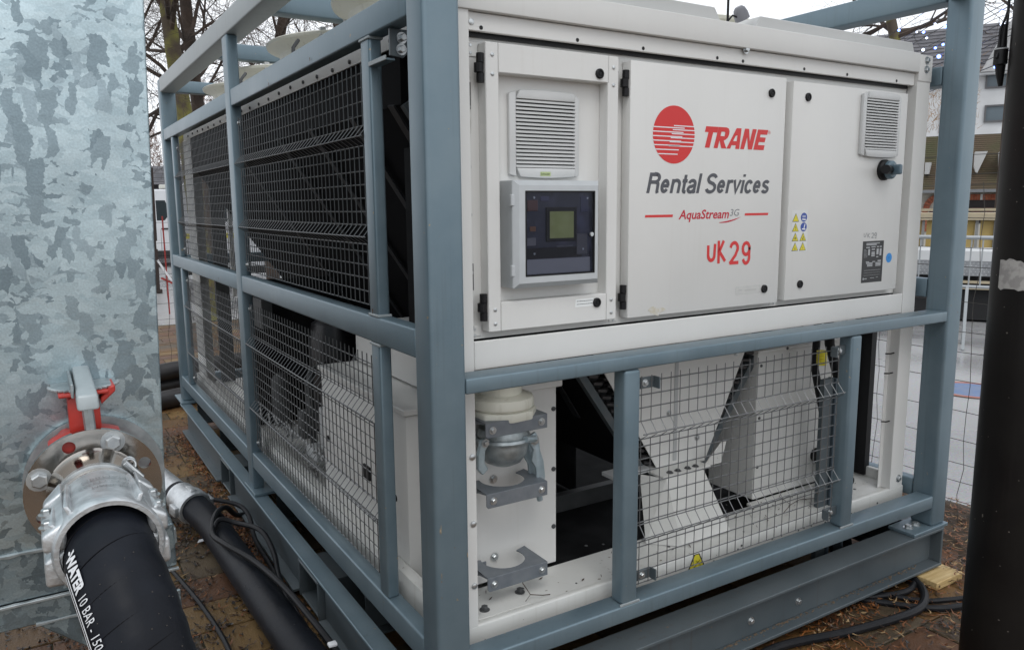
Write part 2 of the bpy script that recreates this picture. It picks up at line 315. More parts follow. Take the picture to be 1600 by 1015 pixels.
# ================================================================ SETTING
def ground_mats():
    m = bpy.data.materials.new('wet_asphalt'); m.use_nodes = True; n = m.node_tree; b = n.nodes['Principled BSDF']; L = n.links.new
    tc = n.nodes.new('ShaderNodeTexCoord')
    a = n.nodes.new('ShaderNodeTexNoise'); a.inputs['Scale'].default_value = 0.55; a.inputs['Detail'].default_value = 6; L(tc.outputs['Object'], a.inputs['Vector'])
    c = n.nodes.new('ShaderNodeTexNoise'); c.inputs['Scale'].default_value = 90; c.inputs['Detail'].default_value = 3; L(tc.outputs['Object'], c.inputs['Vector'])
    cr = n.nodes.new('ShaderNodeValToRGB'); cr.color_ramp.elements[0].position = 0.35; cr.color_ramp.elements[1].position = 0.65
    cr.color_ramp.elements[0].color = (0.36, 0.36, 0.365, 1); cr.color_ramp.elements[1].color = (0.56, 0.555, 0.55, 1); L(a.outputs['Fac'], cr.inputs['Fac'])
    mx = n.nodes.new('ShaderNodeMix'); mx.data_type = 'RGBA'; mx.blend_type = 'MULTIPLY'; mx.inputs[0].default_value = 0.6
    L(cr.outputs['Color'], mx.inputs[6]); L(c.outputs['Color'], mx.inputs[7]); L(mx.outputs[2], b.inputs['Base Color'])
    mr = n.nodes.new('ShaderNodeMapRange'); mr.inputs['From Min'].default_value = 0.4; mr.inputs['From Max'].default_value = 0.6; mr.inputs['To Min'].default_value = 0.16; mr.inputs['To Max'].default_value = 0.5
    L(a.outputs['Fac'], mr.inputs['Value']); L(mr.outputs['Result'], b.inputs['Roughness'])
    bp = n.nodes.new('ShaderNodeBump'); bp.inputs['Strength'].default_value = 0.3; bp.inputs['Distance'].default_value = 0.004; L(c.outputs['Fac'], bp.inputs['Height']); L(bp.outputs['Normal'], b.inputs['Normal'])
    return m
ASPH = ground_mats()
MB().add([(-300,-300,GZ-0.012),(300,-300,GZ-0.012),(300,300,GZ-0.012),(-300,300,GZ-0.012)], [(0,1,2,3)]).build('ground', ASPH, kind='structure')
# paving: sand bed + blocks as pieces
BED = mat('joint_sand', (0.035, 0.032, 0.022), 0.9, col2=(0.05, 0.052, 0.025), noise_s=20)
def paver_mat(i, c1, c2):
    return mat('paver_%d' % i, c1, 0.5, col2=c2, noise_s=3.5, bump=1.0, bump_s=130, detail=9, rough_v=0.22, lo=0.3, hi=0.7, coord='Object')
PAV = [paver_mat(0, (0.085, 0.046, 0.017), (0.165, 0.092, 0.036)), paver_mat(1, (0.080, 0.036, 0.018), (0.145, 0.070, 0.033)), paver_mat(2, (0.115, 0.066, 0.022), (0.19, 0.118, 0.046)),
       paver_mat(3, (0.062, 0.044, 0.027), (0.115, 0.084, 0.050))]
for m_ in PAV: m_.node_tree.nodes['Principled BSDF'].inputs['Specular IOR Level'].default_value = 0.28
for m_ in PAV:   # object coordinates repeat on shared meshes, so add a per-object offset
    n_ = m_.node_tree; tc_ = [x for x in n_.nodes if x.type == 'TEX_COORD'][0]; oi = n_.nodes.new('ShaderNodeObjectInfo')
    ad_ = n_.nodes.new('ShaderNodeVectorMath'); ad_.operation = 'ADD'; n_.links.new(tc_.outputs['Object'], ad_.inputs[0]); n_.links.new(oi.outputs['Location'], ad_.inputs[1])
    for x in [x for x in n_.nodes if x.type == 'TEX_NOISE']: n_.links.new(ad_.outputs['Vector'], x.inputs['Vector'])
paving = MB().box(-8.2, 3.05, -9.0, 10.0, GZ-0.05, GZ-0.008).build('paving', BED, kind='structure')
BL, BW = 0.36, 0.24
bmesh_cache = []
for i in range(4):
    mb = MB().box(-BL/2+0.003, BL/2-0.003, -BW/2+0.003, BW/2-0.003, -0.03, 0)
    o = mb.build('brick', PAV[i], None, bev=0.004); bmesh_cache.append(o.data); bpy.data.objects.remove(o)
rest = [MB() for _ in range(4)]
for r_ in range(-36, 42):
    y = -0.20 + BW*(r_+0.5); offx = random.choice([0.0, 0.12, 0.18, 0.24, 0.06])+random.uniform(-.02, .02)
    x = -8.2+offx
    while x < 3.0:
        cx = x+BL/2; near = (-1.35 < cx < 0.25 and 0.5 < y < 6.3) or (0.85 < cx < 3.0 and -1.0 < y < 0.6)
        k = random.choices(range(4), (4, 3, 3, 3))[0]; dz = random.uniform(-0.002, 0.0025)
        if near:
            o = bpy.data.objects.new('brick', bmesh_cache[k]); COL.objects.link(o); o.parent = paving
            o.location = (cx, y, GZ+dz); o.rotation_euler = (random.uniform(-.006, .006), random.uniform(-.004, .004), random.uniform(-.006, .006))
        else: rest[k].box(x+0.003, x+BL-0.003, y-BW/2+0.003, y+BW/2-0.003, GZ-0.03, GZ+dz)
        x += BL
for k in range(4): rest[k].build('brick_field', PAV[k], paving, kind='stuff')
# painted circle on the asphalt
pc = MB(); n = 48
def ring(r0, r1, z, cx=6.0, cy=1.75):
    vs = [(cx+r*math.cos(2*PI*k/n), cy+r*math.sin(2*PI*k/n), z) for r in (r0, r1) for k in range(n)]
    return vs, [(k, (k+1) % n, (k+1) % n+n, k+n) for k in range(n)]
PB = mat('road_paint_blue', (0.10, 0.17, 0.33), 0.5, col2=(0.16, 0.2, 0.3), noise_s=12)
PR = mat('road_paint_red', (0.38, 0.12, 0.08), 0.5, col2=(0.3, 0.15, 0.12), noise_s=12)
circ = tag(MB().add(*ring(0.001, 0.26, GZ-0.004)).build('painted_circle', PB), kind='structure')
MB().add(*ring(0.26, 0.32, GZ-0.004)).build('painted_ring', PR, circ)
# soil strip by the cage corner
SOIL = mat('damp_soil', (0.03, 0.022, 0.014), 0.9, col2=(0.07, 0.04, 0.02), noise_s=20, bump=1, bump_s=40)
sm = MB(); nx, ny = 26, 40
for j in range(ny+1):
    for i in range(nx+1):
        x = 2.5+0.85*i/nx; y = -0.9+2.6*j/ny
        e = min(i, nx-i)/nx*2; e2 = min(j, ny-j)/ny*2
        sm.v.append((x+0.05*noise.noise((x*3, y*3, 1)), y, GZ-0.015+0.055*min(1, e*3)*min(1, e2*6)*(0.6+0.7*noise.noise((x*6, y*6, 0)))))
for j in range(ny):
    for i in range(nx):
        a = j*(nx+1)+i; sm.f.append((a, a+1, a+nx+2, a+nx+1)); sm.sm.append(True)
sm.build('soil_strip', SOIL, kind='structure')
# leaf litter and needles
LIT = [mat('litter_orange', (0.24, 0.085, 0.02), 0.55, col2=(0.15, 0.05, 0.014), noise_s=5), mat('litter_brown', (0.045, 0.020, 0.009), 0.5), mat('litter_dark', (0.010, 0.007, 0.005), 0.45), mat('litter_straw', (0.32, 0.21, 0.10), 0.7)]
lit = [MB() for _ in LIT]
def litter(n_, fx, kw=(0.16, 0.36, 0.46, 0.02), long=0.5, z=GZ+0.004, zr=0.006):
    for _ in range(n_):
        x, y = fx(); k = random.choices(range(4), kw)[0]; a = random.uniform(0, 2*PI); zz = z+random.uniform(0, zr)
        if random.random() < long: l = random.uniform(0.02, 0.07); w = random.uniform(0.0016, 0.0038)
        else: l = random.uniform(0.010, 0.030); w = l*random.uniform(0.12, 0.30)
        c, s_ = math.cos(a), math.sin(a); b = random.uniform(-.35, .35)*l; cu = random.uniform(0.001, 0.012)
        P = lambda t, q: (x+c*t-s_*(q+b*(1-(2*t/l)**2)), y+s_*t+c*(q+b*(1-(2*t/l)**2)), zz+cu*(2*t/l)**2)
        lit[k].add([P(-l/2, 0), P(-l/6, -w), P(l/6, -w), P(l/2, 0), P(l/6, w), P(-l/6, w)], [(0,1,2,5),(2,3,4,5)])
def clump(cx, cy, sx, sy): return lambda: (random.gauss(cx, sx), random.gauss(cy, sy))
litter(3600, lambda: (random.uniform(-1.1, 0.1), random.uniform(0.6, 5.2)))
for _ in range(44):
    cx, cy = random.uniform(-0.9, 0.0), random.uniform(0.9, 4.2)
    litter(75, clump(cx, cy, 0.055, 0.10), long=0.6)
for _ in range(30):
    litter(60, clump(-0.06+random.uniform(-.05, .05), random.uniform(0.8, 4.2), 0.03, 0.09), (0.5, 0.35, 0.1, 0.05))
litter(120, lambda: (random.uniform(0.0, 3), random.uniform(5, 9)), (0.1, 0.5, 0.4, 0))
litter(1700, lambda: (random.uniform(1.0, 3.0), random.uniform(-1.0, 0.25)), (0.38, 0.36, 0.2, 0.06), 0.75)
for _ in range(22):
    litter(50, clump(random.uniform(1.5, 2.6), random.uniform(-.45, 0.05), 0.09, 0.06), (0.5, 0.3, 0.1, 0.1), 0.85, zr=0.02)
litter(4200, lambda: (random.uniform(2.35, 3.25), random.uniform(-0.8, 1.5)), (0.42, 0.36, 0.12, 0.10), 0.9, GZ+0.02, 0.035)
for k, nm in enumerate(('leaf_litter', 'leaf_litter', 'leaf_litter', 'straw_litter')):
    lit[k].build(nm, LIT[k], kind='stuff', label=['orange brown needles and leaf scraps on the paving', 'brown leaf scraps on the paving', 'dark wet leaf scraps on the paving', 'pale dry stalks among the needles'][k], cat='litter')

# ================================================================ STEEL CAGE
PW = 0.10; YF = 4.25; XW = 2.44
cage = thing('transport_cage', 'blue-grey steel transport cage with wire mesh panels around the white chiller', 'steel cage', (0, 0, GZ))
ZB = 0.45
B('post', 0, PW, 0, PW, ZB, 2.70, STEEL, cage, 0.012, 4)
B('post', XW-PW, XW, 0, PW, ZB, 2.70, STEEL, cage, 0.012, 4)
B('post', 0, PW, YF-PW, YF, ZB, 2.70, STEEL, cage, 0.012, 3)
B('post', XW-PW, XW, YF-PW, YF, ZB, 2.70, STEEL, cage, 0.012, 3)
for x0 in (0.0, XW-0.05): B('post', x0, x0+0.05, 2.06, 2.16, ZB, 2.604, STEEL, cage, 0.006, 3)
def side_rails(x0, x1):
    B('top_rail', x0, x1, PW, YF-PW, 2.606, 2.702, STEEL_L if x0 < 1 else STEEL, cage, 0.008, 3)
    B('side_rail', x0+0.003, x0+0.053 if x0 < 1 else x1-0.003, PW, 2.06, 2.287, 2.362, STEEL, cage, 0.006, 3)
    B('side_rail', x0+0.003, x0+0.053 if x0 < 1 else x1-0.003, 2.16, YF-PW, 2.287, 2.362, STEEL, cage, 0.006, 3)
    for (a, b) in ((PW, 2.06), (2.16, YF-PW)):
        B('side_rail', x0+0.002, x0+0.052, a, b, 1.430, 1.508, STEEL, cage, 0.006, 3)
        B('side_rail', x0+0.002, x0+0.052, a, b, 0.560, 0.638, STEEL, cage, 0.006, 3)
side_rails(0.0, 0.10); side_rails(XW-0.10, XW)
# upper rail of the right side sits at the outer edge
for y0, y1 in ((1.60, 1.68), (2.72, 2.80), (4.16, 4.24)):
    B('cross_beam', 0.1, XW-0.1, y0, y1, 2.615, 2.695, STEEL, cage, 0.006, 3)
B('cross_beam', PW, XW-PW, 0.01, 0.09, 2.61, 2.70, STEEL, cage, 0.006, 3)
# front rails and uprights
B('front_rail', PW, XW-PW, 0.002, 0.085, 1.338, 1.380, STEEL, cage, 0.005, 3)
B('front_rail', PW, XW-PW, 0.002, 0.078, 0.533, 0.588, STEEL, cage, 0.006, 3)
B('back_rail', PW, XW-PW, YF-0.09, YF-0.01, 1.43, 1.50, STEEL, cage, 0.005, 2)
B('back_rail', PW, XW-PW, YF-0.09, YF-0.01, 0.56, 0.63, STEEL, cage, 0.005, 2)
for x0 in (0.637, 1.722): B('upright', x0, x0+0.062, 0.004, 0.064, 0.588, 1.338, STEEL, cage, 0.012, 4)
def upr(y0, y1, x0=0.004, x1=0.042):
    B('upright', x0, x1, y0, y1, 1.508, 2.287, STEEL, cage, 0.007, 3)
    B('upright', x0, x1, y0, y1, 0.638, 1.430, STEEL, cage, 0.007, 3)
upr(0.353, 0.418); upr(3.80, 3.86)
for y in (0.383,): # weld plates with small caps
    for z in (2.283, 1.512, 1.426): B('weld_bead', 0.0, 0.045, y-0.036, y+0.038, z-0.004, z+0.004, STEEL_L, cage, 0.002)
# weld fillets at front uprights
for x0 in (0.637, 1.722):
    mb = MB()
    for k in range(26):
        t = k/25; xx = x0-0.004+0.070*t
        for yy in (0.001,): mb.lathe([(0, -0.003), (0.005, 0), (0.004, 0.005), (0, 0.007)], (xx, yy+0.004, 0.589), 'z', 6)
    mb.build('weld_bead', STEEL_L, cage, kind='stuff')
# knocks in the paint along the near post edge and on rails
random.seed(19); g = MB()
def chip(x, z, w, h, y=-0.0005):
    K = 9; g.add([(x+w*math.cos(2*PI*k/K)*random.uniform(.6, 1), y, z+h*math.sin(2*PI*k/K)*random.uniform(.6, 1)) for k in range(K)], [tuple(range(K))])
for (x, z, w, h) in ((0.0135, 0.985, 0.0016, 0.010), (0.0165, 0.99, 0.0010, 0.016), (0.0150, 0.862, 0.0012, 0.012), (0.0145, 0.845, 0.0018, 0.003), (0.0140, 0.80, 0.0012, 0.003), (0.0160, 1.36, 0.0009, 0.0012), (0.0150, 1.43, 0.0009, 0.0012), (0.0170, 1.48, 0.0008, 0.001), (0.0150, 1.22, 0.0008, 0.001), (0.092, 1.52, 0.001, 0.002), (0.055, 0.93, 0.002, 0.0015), (0.093, 0.90, 0.0012, 0.010), (0.03, 1.75, 0.0008, 0.001), (0.07, 2.1, 0.0007, 0.001)): chip(x, z, w, h)
for _ in range(26): chip(random.uniform(0.12, 2.3), random.choice((0.575, 0.54, 1.368, 1.345))+random.uniform(-.003, .003), random.uniform(0.0006, 0.003), random.uniform(0.0005, 0.0012), 0.0015)
for _ in range(5): chip(random.uniform(XW-0.095, XW-0.02), random.uniform(1.37, 1.45), random.uniform(0.001, 0.003), random.uniform(0.001, 0.004))
g.build('paint_chips', mat('chip_primer', (0.36, 0.29, 0.19), 0.6, col2=(0.16, 0.08, 0.04), noise_s=90), cage, kind='stuff')
# rust runs on the side rail and grime where rails meet posts
g = MB()
for (y, z, h) in ((0.39, 1.53, 0.016), (0.86, 2.31, 0.012), (1.38, 2.30, 0.02), (2.6, 1.46, 0.01)): g.add([(-0.0005 if z > 1.6 else 0.0015, y-0.004, z), (-0.0005 if z > 1.6 else 0.0015, y+0.004, z), (-0.0005 if z > 1.6 else 0.0015, y+0.002, z-h), (-0.0005 if z > 1.6 else 0.0015, y-0.001, z-h)], [(0,1,2,3)])
g.build('rust_runs', mat('rust', (0.10, 0.045, 0.02), 0.8), cage, kind='stuff')
# gusset bracket near the top of the near corner
B('gusset_shelf', 0.004, 0.030, 0.235, 0.352, 2.205, 2.211, STEEL, cage, 0.001)
B('gusset_shelf', 0.0, 0.004, 0.232, 0.352, 2.205, 2.217, STEEL_L, cage, 0.001)
MB().prism([(0.012, 2.284), (0.012, 2.216), (0.05, 2.212), (0.075, 2.235), (0.088, 2.284)], 0.226, 0.234, 'y').build('gusset', STEEL_D, cage, 0.001)
g = MB(); bolt_mb(g, (0.046, 0.226, 2.262), 'y', 0.010, 0.014); bolt_mb(g, (0.044, 0.226, 2.233), 'y', 0.010, 0.010); g.build('bolts', ZINC, cage, kind='stuff')

# mesh panels with pressed beads
def mesh_panel(u0, u1, z0, z1, beads, plane, pos, outward, du=0.040, dz=0.040, rr=0.0021):
    """welded wire panel; plane 'x' runs along y at x=pos, plane 'y' runs along x at y=pos"""
    f = (lambda u, d, z: (pos+outward*d, u, z)) if plane == 'x' else (lambda u, d, z: (u, pos+outward*d, z))
    zz = [(z0, 0.0)]
    for b in sorted(beads): zz += [(b-0.021, 0.0), (b, 0.030), (b+0.036, 0.0)]
    zz.append((z1, 0.0))
    mb = MB(); n_ = round((u1-u0)/du)
    for i in range(n_+1):
        u = u0+(u1-u0)*i/n_
        mb.tube([f(u+0.0008*math.sin(9*z+i), d, z) for z, d in zz], rr*0.9, 4, smooth=False)
    zs = []; z = z0
    while z <= z1+1e-4:
        if not any(b-0.028 < z < b+0.040 for b in beads): zs.append((z, -0.004))
        z += dz
    for b in beads: zs += [(b-0.022, -0.003), (b+0.002, 0.026), (b+0.036, -0.003)]
    for z, d in zs:
        mb.tube([f(u0-0.012, d, z), f((u0+u1)/2, d+0.0015, z-0.001), f(u1+0.012, d, z)], rr*1.05, 4, smooth=False)
    return mb.build('mesh_panel', WIRE, cage)
mesh_panel(0.722, 1.682, 0.628, 1.306, [1.127, 0.790], 'y', 0.028, -1, du=0.0400, dz=0.0412)
for (u0, u1) in ((0.44, 2.04), (2.18, 3.785)):
    mesh_panel(u0, u1, 1.53, 2.235, [2.025, 1.735], 'x', 0.028, -1)
    mesh_panel(u0, u1, 0.665, 1.375, [1.18, 0.865], 'x', 0.028, -1)
def clip(x0, x1, y0, y1, z, ax):
    a = B('mesh_clip', x0, x1, y0, y1, z-0.018, z+0.018, STEEL_D, cage, 0.002)
    c = ((x0+x1)/2 if ax == 'y' else x0, y0 if ax == 'y' else (y0+y1)/2, z)
    mb = MB(); bolt_mb(mb, c, ax, 0.008, 0.008); mb.build('bolt', ZINC, a)
for z in (1.283, 0.655):
    clip(0.699, 0.775, 0.031, 0.037, z, 'y'); clip(1.64, 1.722, 0.031, 0.037, z, 'y')
    B('clip_lip', 0.772, 0.777, 0.005, 0.031, z-0.018, z+0.018, STEEL_D, cage); B('clip_lip', 1.636, 1.641, 0.005, 0.031, z-0.018, z+0.018, STEEL_D, cage)
for z in (2.21, 1.56, 1.35, 0.69):
    for (ya, yb) in ((0.418, 0.468), (2.01, 2.06), (2.16, 2.21), (3.75, 3.80)): clip(0.031, 0.037, ya, yb, z, 'x')

# skid: I-beams under the cage
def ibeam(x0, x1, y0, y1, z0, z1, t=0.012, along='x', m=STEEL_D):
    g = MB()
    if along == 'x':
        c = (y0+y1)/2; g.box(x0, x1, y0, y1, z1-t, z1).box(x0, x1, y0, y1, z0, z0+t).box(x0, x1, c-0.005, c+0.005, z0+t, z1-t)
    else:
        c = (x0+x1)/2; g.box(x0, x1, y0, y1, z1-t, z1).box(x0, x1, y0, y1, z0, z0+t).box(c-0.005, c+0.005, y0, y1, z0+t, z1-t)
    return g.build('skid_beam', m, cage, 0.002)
ZI0, ZI1 = 0.262, 0.436
ibeam(0.10, XW-0.02, -0.012, 0.100, ZI0, ZI1, along='x')
B('beam_end_plate', XW-0.032, XW-0.020, -0.010, 0.098, ZI0+0.012, ZI1-0.012, STEEL_D, cage, 0.002)
ibeam(0.10, XW-0.02, 4.15, 4.26, ZI0, ZI1, along='x')
# left longitudinal beam, with fork pocket openings in the lower half
g = MB()
g.box(-0.022, 0.046, 0.02, YF-0.1, ZI1-0.012, ZI1)
segs = ((0.02, 1.03), (1.30, 1.48), (1.62, 2.55), (2.78, 4.05))
g.build('skid_beam', STEEL, cage, 0.002)
g = MB()
for a, b in ((0.02, 1.00), (1.30, 2.55), (2.84, 4.05)):
    g.box(-0.035, 0.055, a, b, ZI0-0.01, ZI0+0.002)
    g.box(0.006, 0.016, a, b, ZI0+0.002, ZI1-0.012)
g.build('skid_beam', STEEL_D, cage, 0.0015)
for a, b in ((1.02, 1.28), (2.57, 2.82)):
    g = MB()
    g.box(-0.015, 1.2, a, a+0.012, ZI0-0.015, ZI1-0.03).box(-0.015, 1.2, b-0.012, b, ZI0-0.015, ZI1-0.03).box(-0.015, 1.2, a+0.012, b-0.012, ZI1-0.042, ZI1-0.03).box(-0.01, 1.2, a+0.012, b-0.012, ZI0-0.015, ZI0-0.005)
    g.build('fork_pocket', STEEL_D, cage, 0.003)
ibeam(XW-0.105, XW, 0.11, 4.15, ZI0, ZI1, along='y')
for y0 in (0.75, 1.95, 3.3): ibeam(0.09, XW-0.11, y0, y0+0.09, ZI0+0.02, ZI1, along='x')
# foot plates under the posts
for (x0, x1, y0, y1) in ((XW-0.24, XW+0.01, -0.01, 0.11), (-0.015, 0.21, -0.01, 0.11), (-0.02, 0.11, 4.10, 4.40), (-0.015, 0.085, 1.98, 2.2), (XW-0.11, XW+0.01, 4.1, 4.3)):
    p = B('foot_plate', x0, x1, y0, y1, ZI1+0.001, ZI1+0.015, STEEL, cage, 0.002)
    g = MB()
    if x1-x0 > 0.2:
        for xx in (x0+0.05, x0+0.105) if x0 > 1 else (x1-0.05, x1-0.105): bolt_mb(g, (xx, 0.05, ZI1+0.015), 'z', 0.014, 0.012, True, 1)
    else: bolt_mb(g, ((x0+x1)/2, y1-0.05, ZI1+0.015), 'z', 0.014, 0.012, True, 1)
    g.build('bolt', ZINC, p)
for x in (1.27, 1.53):
    g = MB(); bolt_mb(g, (x, 0.039, 0.33), 'y', 0.010, 0.009); g.build('bolts', ZINC, cage, kind='stuff')
# dirt band along the flange
g = MB(); random.seed(3)
for k in range(420):
    x = random.uniform(0.4, 2.3); y = 0.033-abs(random.gauss(0, 0.008)); s_ = random.uniform(0.0015, 0.004)
    g.box(x, x+s_*random.uniform(1, 3), y, y+s_, ZI0+0.012, ZI0+0.012+s_*0.6)
g.build('flange_grit', mat('grit', (0.14, 0.10, 0.065), 0.9), cage, kind='stuff')

# ================================================================ CHILLER
ch = thing('rental_chiller', 'large white air-cooled chiller with red logo, three front doors and fans on top', 'chiller', (1.2, 2.0, 0.45))
FY = 0.13
YB = 4.06
# base tray
g = MB().box(0.11, 2.33, FY+0.005, YB, 0.45, 0.53)
g.build('base_tray', WHITE2, ch, 0.003)
B('tray_lip', 0.11, 2.328, FY, FY+0.022, 0.52, 0.602, WHITE2, ch, 0.006, 3)
B('tray_top', 0.135, 1.60, FY+0.022, 0.335, 0.585, 0.597, WHITE2, ch, 0.002); B('tray_top', 1.60, 2.31, FY+0.022, 0.365, 0.585, 0.597, WHITE2, ch, 0.002)
B('tray_lip', 0.085, 0.125, FY+0.022, YB-0.02, 0.52, 0.672, WHITE2, ch, 0.004, 2)
B('tray_top', 0.135, 0.42, 0.52, YB-0.02, 0.585, 0.596, WHITE2, ch, 0.001)
B('tray_lip', 2.31, 2.335, FY+0.022, YB-0.02, 0.50, 0.640, WHITE2, ch, 0.004, 2)
B('tray_floor', 0.42, 2.31, 0.37, YB-0.02, 0.535, 0.545, DARK, ch)
g = MB()
for k in range(15): g.lathe([(0.0045, 0), (0.0045, -0.0012)], (random.uniform(0.8, 2.2), FY, random.uniform(0.545, 0.575)), 'y', 8, False)
random.seed(5)
for k in range(46):
    x = random.uniform(0.25, 2.2); y = random.uniform(0.17, 0.42); s_ = random.uniform(0.003, 0.008)
    g.lathe([(s_, 0), (s_*0.8, 0.0015), (0, 0.0018)], (x, y, 0.5972), 'z', 7, False)
g.build('rivets_and_specks', DARK2, ch, kind='stuff')
B('foot_pad', 0.15, 0.40, FY+0.03, 0.32, 0.597, 0.600, WHITE2, ch, 0.001)
for (x, y) in ((0.255, 0.20), (0.405, 0.235)): bolt((x, y, 0.600), 'z', ch, 0.011, 0.012, DARK2, sgn=1)
# corner posts (Z profile)
def corner(x0, sx):
    g = MB(); xo = x0; xi = x0+sx*0.088
    a, b = sorted((xo, xi)); g.box(a, b, FY, FY+0.003, 0.60, 2.335)
    a, b = sorted((xi, xi-sx*0.003)); g.box(a, b, FY+0.003, FY+0.045, 0.60, 2.335)
    a, b = sorted((xi-sx*0.003, xi+sx*0.022)); g.box(a, b, FY+0.042, FY+0.045, 0.60, 1.37)
    a, b = sorted((xo, xo+sx*0.003)); g.box(a, b, FY+0.003, FY+0.09, 0.60, 2.335)
    return g.build('corner_post', WHITE, ch, 0.001)
corner(0.107, 1); corner(2.315, -1)
for z in (0.73, 0.92, 1.12): 
    g = MB().lathe([(0.009, 0), (0.009, -0.004), (0.004, -0.006)], (0.183, FY, z), 'y', 12); g.build('rivet', ZINC, ch)
bolt((2.285, FY, 0.64), 'y', ch, 0.011, 0.008)
# cap (roof edge)
capR = 2.225
g = MB().prism([(FY-0.008, 2.332), (FY-0.008, 2.405), (FY+0.03, 2.412), (0.6, 2.412), (0.6, 2.400), (FY+0.02, 2.400), (FY+0.02, 2.332)], 0.105, capR, 'x')
g.build('cap', WHITE, ch, 0.003, 2)
B('cap_end', capR+0.001, 2.317, FY-0.004, FY+0.09, 2.30, 2.402, WHITE, ch, 0.003, 2)
for z in (2.382, 2.347): bolt((2.275, FY-0.004, z), 'y', ch, 0.010, 0.008)
bolt((1.245, FY+0.004, 2.33), 'y', ch, 0.010, 0.008)
g = MB().prism([(0.115, 2.412), (0.135, 2.468), (1.165, 2.468), (1.205, 2.412)], 0.20, 0.50, 'y').build('roof_hood', WHITE, ch, 0.003)
g = MB().prism([(1.345, 2.412), (1.385, 2.465), (2.29, 2.465), (2.315, 2.412)], 0.20, 0.50, 'y').build('roof_hood', WHITE, ch, 0.003)
B('roof_deck', 0.115, 2.32, 0.6, YB, 2.385, 2.412, WHITE, ch, 0.003)
B('roof_side', 0.112, 0.118, FY+0.1, YB-0.02, 2.280, 2.40, WHITE, ch)
B('roof_side', 2.312, 2.318, FY+0.1, YB-0.02, 2.280, 2.40, WHITE, ch)
g = MB()
for y in [0.45+0.17*k for k in range(21)]: g.lathe([(0.007, 0), (0.007, -0.006), (0, -0.007)], (0.112, y, 2.297+0.004*math.sin(y*31)), 'x', 8)
g.build('rivet_row', DARK2, ch, kind='stuff')
# weather sensor on the roof
wx = MB().tube([(1.262, 0.235, 2.412), (1.262, 0.235, 2.75)], 0.0042, 8).tube([(1.262, 0.235, 2.44), (1.285, 0.235, 2.462), (1.31, 0.235, 2.458)], 0.0035, 6).build('sensor_rod', BLACK, ch)
MB().lathe([(0.0, 0.034), (0.012, 0.032), (0.020, 0.024), (0.025, 0.008), (0.026, -0.014), (0.022, -0.012), (0.018, 0)], (0, 0, 0), 'z', 20).build('sensor_cup', mat('sensor_grey', (0.24, 0.24, 0.26), 0.35), ch).matrix_local = Matrix.Translation(Vector((1.328, 0.235, 2.466))-Vector((1.2, 2.0, 0.45))) @ Matrix.Rotation(R(-30), 4, 'Y') @ Matrix.Translation(Vector((1.2, 2.0, 0.45)))
MB().lathe([(0.014, 0), (0.014, 0.014), (0.010, 0.016), (0.010, 0.024)], (1.282, 0.235, 2.412), 'z', 14).build('sensor_base', LGREYP, ch)
# fascias
def fascia(z0, z1, x0=0.196, x1=2.225, y=FY, nm='fascia'): return B(nm, x0, x1, y, y+0.012, z0, z1, WHITE, ch, 0.002)
fascia(1.369, 1.450); fascia(2.283, 2.331, 0.195, 2.226, FY+0.012)
B('dark_gap', 0.20, 2.21, FY+0.03, FY+0.04, 2.272, 2.290, BLACK, ch)
B('lower_edge', 0.15, 2.30, FY+0.01, 0.60, 1.372, 1.380, WHITE, ch)
g = MB()
for x in (0.239, 0.557, 0.805, 1.121, 1.241, 1.553, 1.796, 2.105):
    g.lathe([(0.0055, 0), (0.0055, -0.0008)], (x, FY+0.0118, 2.293), 'y', 12, False)
g.build('fixing_hole', BLACK, ch, kind='stuff')
PF = FY+0.042
B('door_field', 0.197, 2.222, PF, PF+0.01, 1.450, 2.279, WHITE, ch)
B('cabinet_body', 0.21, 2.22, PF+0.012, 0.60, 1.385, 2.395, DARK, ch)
g = MB()
for z in (2.305, 2.268, 2.09, 1.93, 1.80, 1.64, 1.485): g.lathe([(0.008, 0), (0.008, -0.003), (0.004, -0.0045)], (0.209, FY+0.04 if z < 2.28 else FY+0.012, z), 'y', 12)
g.build('rivet_row', ZINC, ch, kind='stuff')
g = MB().box(0.212, 0.219, PF-0.003, PF, 2.085, 2.155).box(0.212, 0.219, PF-0.003, PF, 1.590, 1.665)
g.build('vent_slot', DARK2, ch, kind='stuff')
g = MB()
for x in (0.205, 0.706, 1.462):
    for z in (2.252, 2.232, 1.478, 1.462): g.lathe([(0.004, 0), (0.004, -0.002)], (x+0.015, PF-0.003, z), 'y', 8, False)
g.build('screws', ZINC, ch, kind='stuff')
for x in (0.213, 0.705, 1.455):
    for z0, z1 in ((2.222, 2.262), (1.458, 1.488)): B('hinge_tab', x, x+0.03, PF-0.003, PF, z0, z1, WHITE, ch, 0.002)
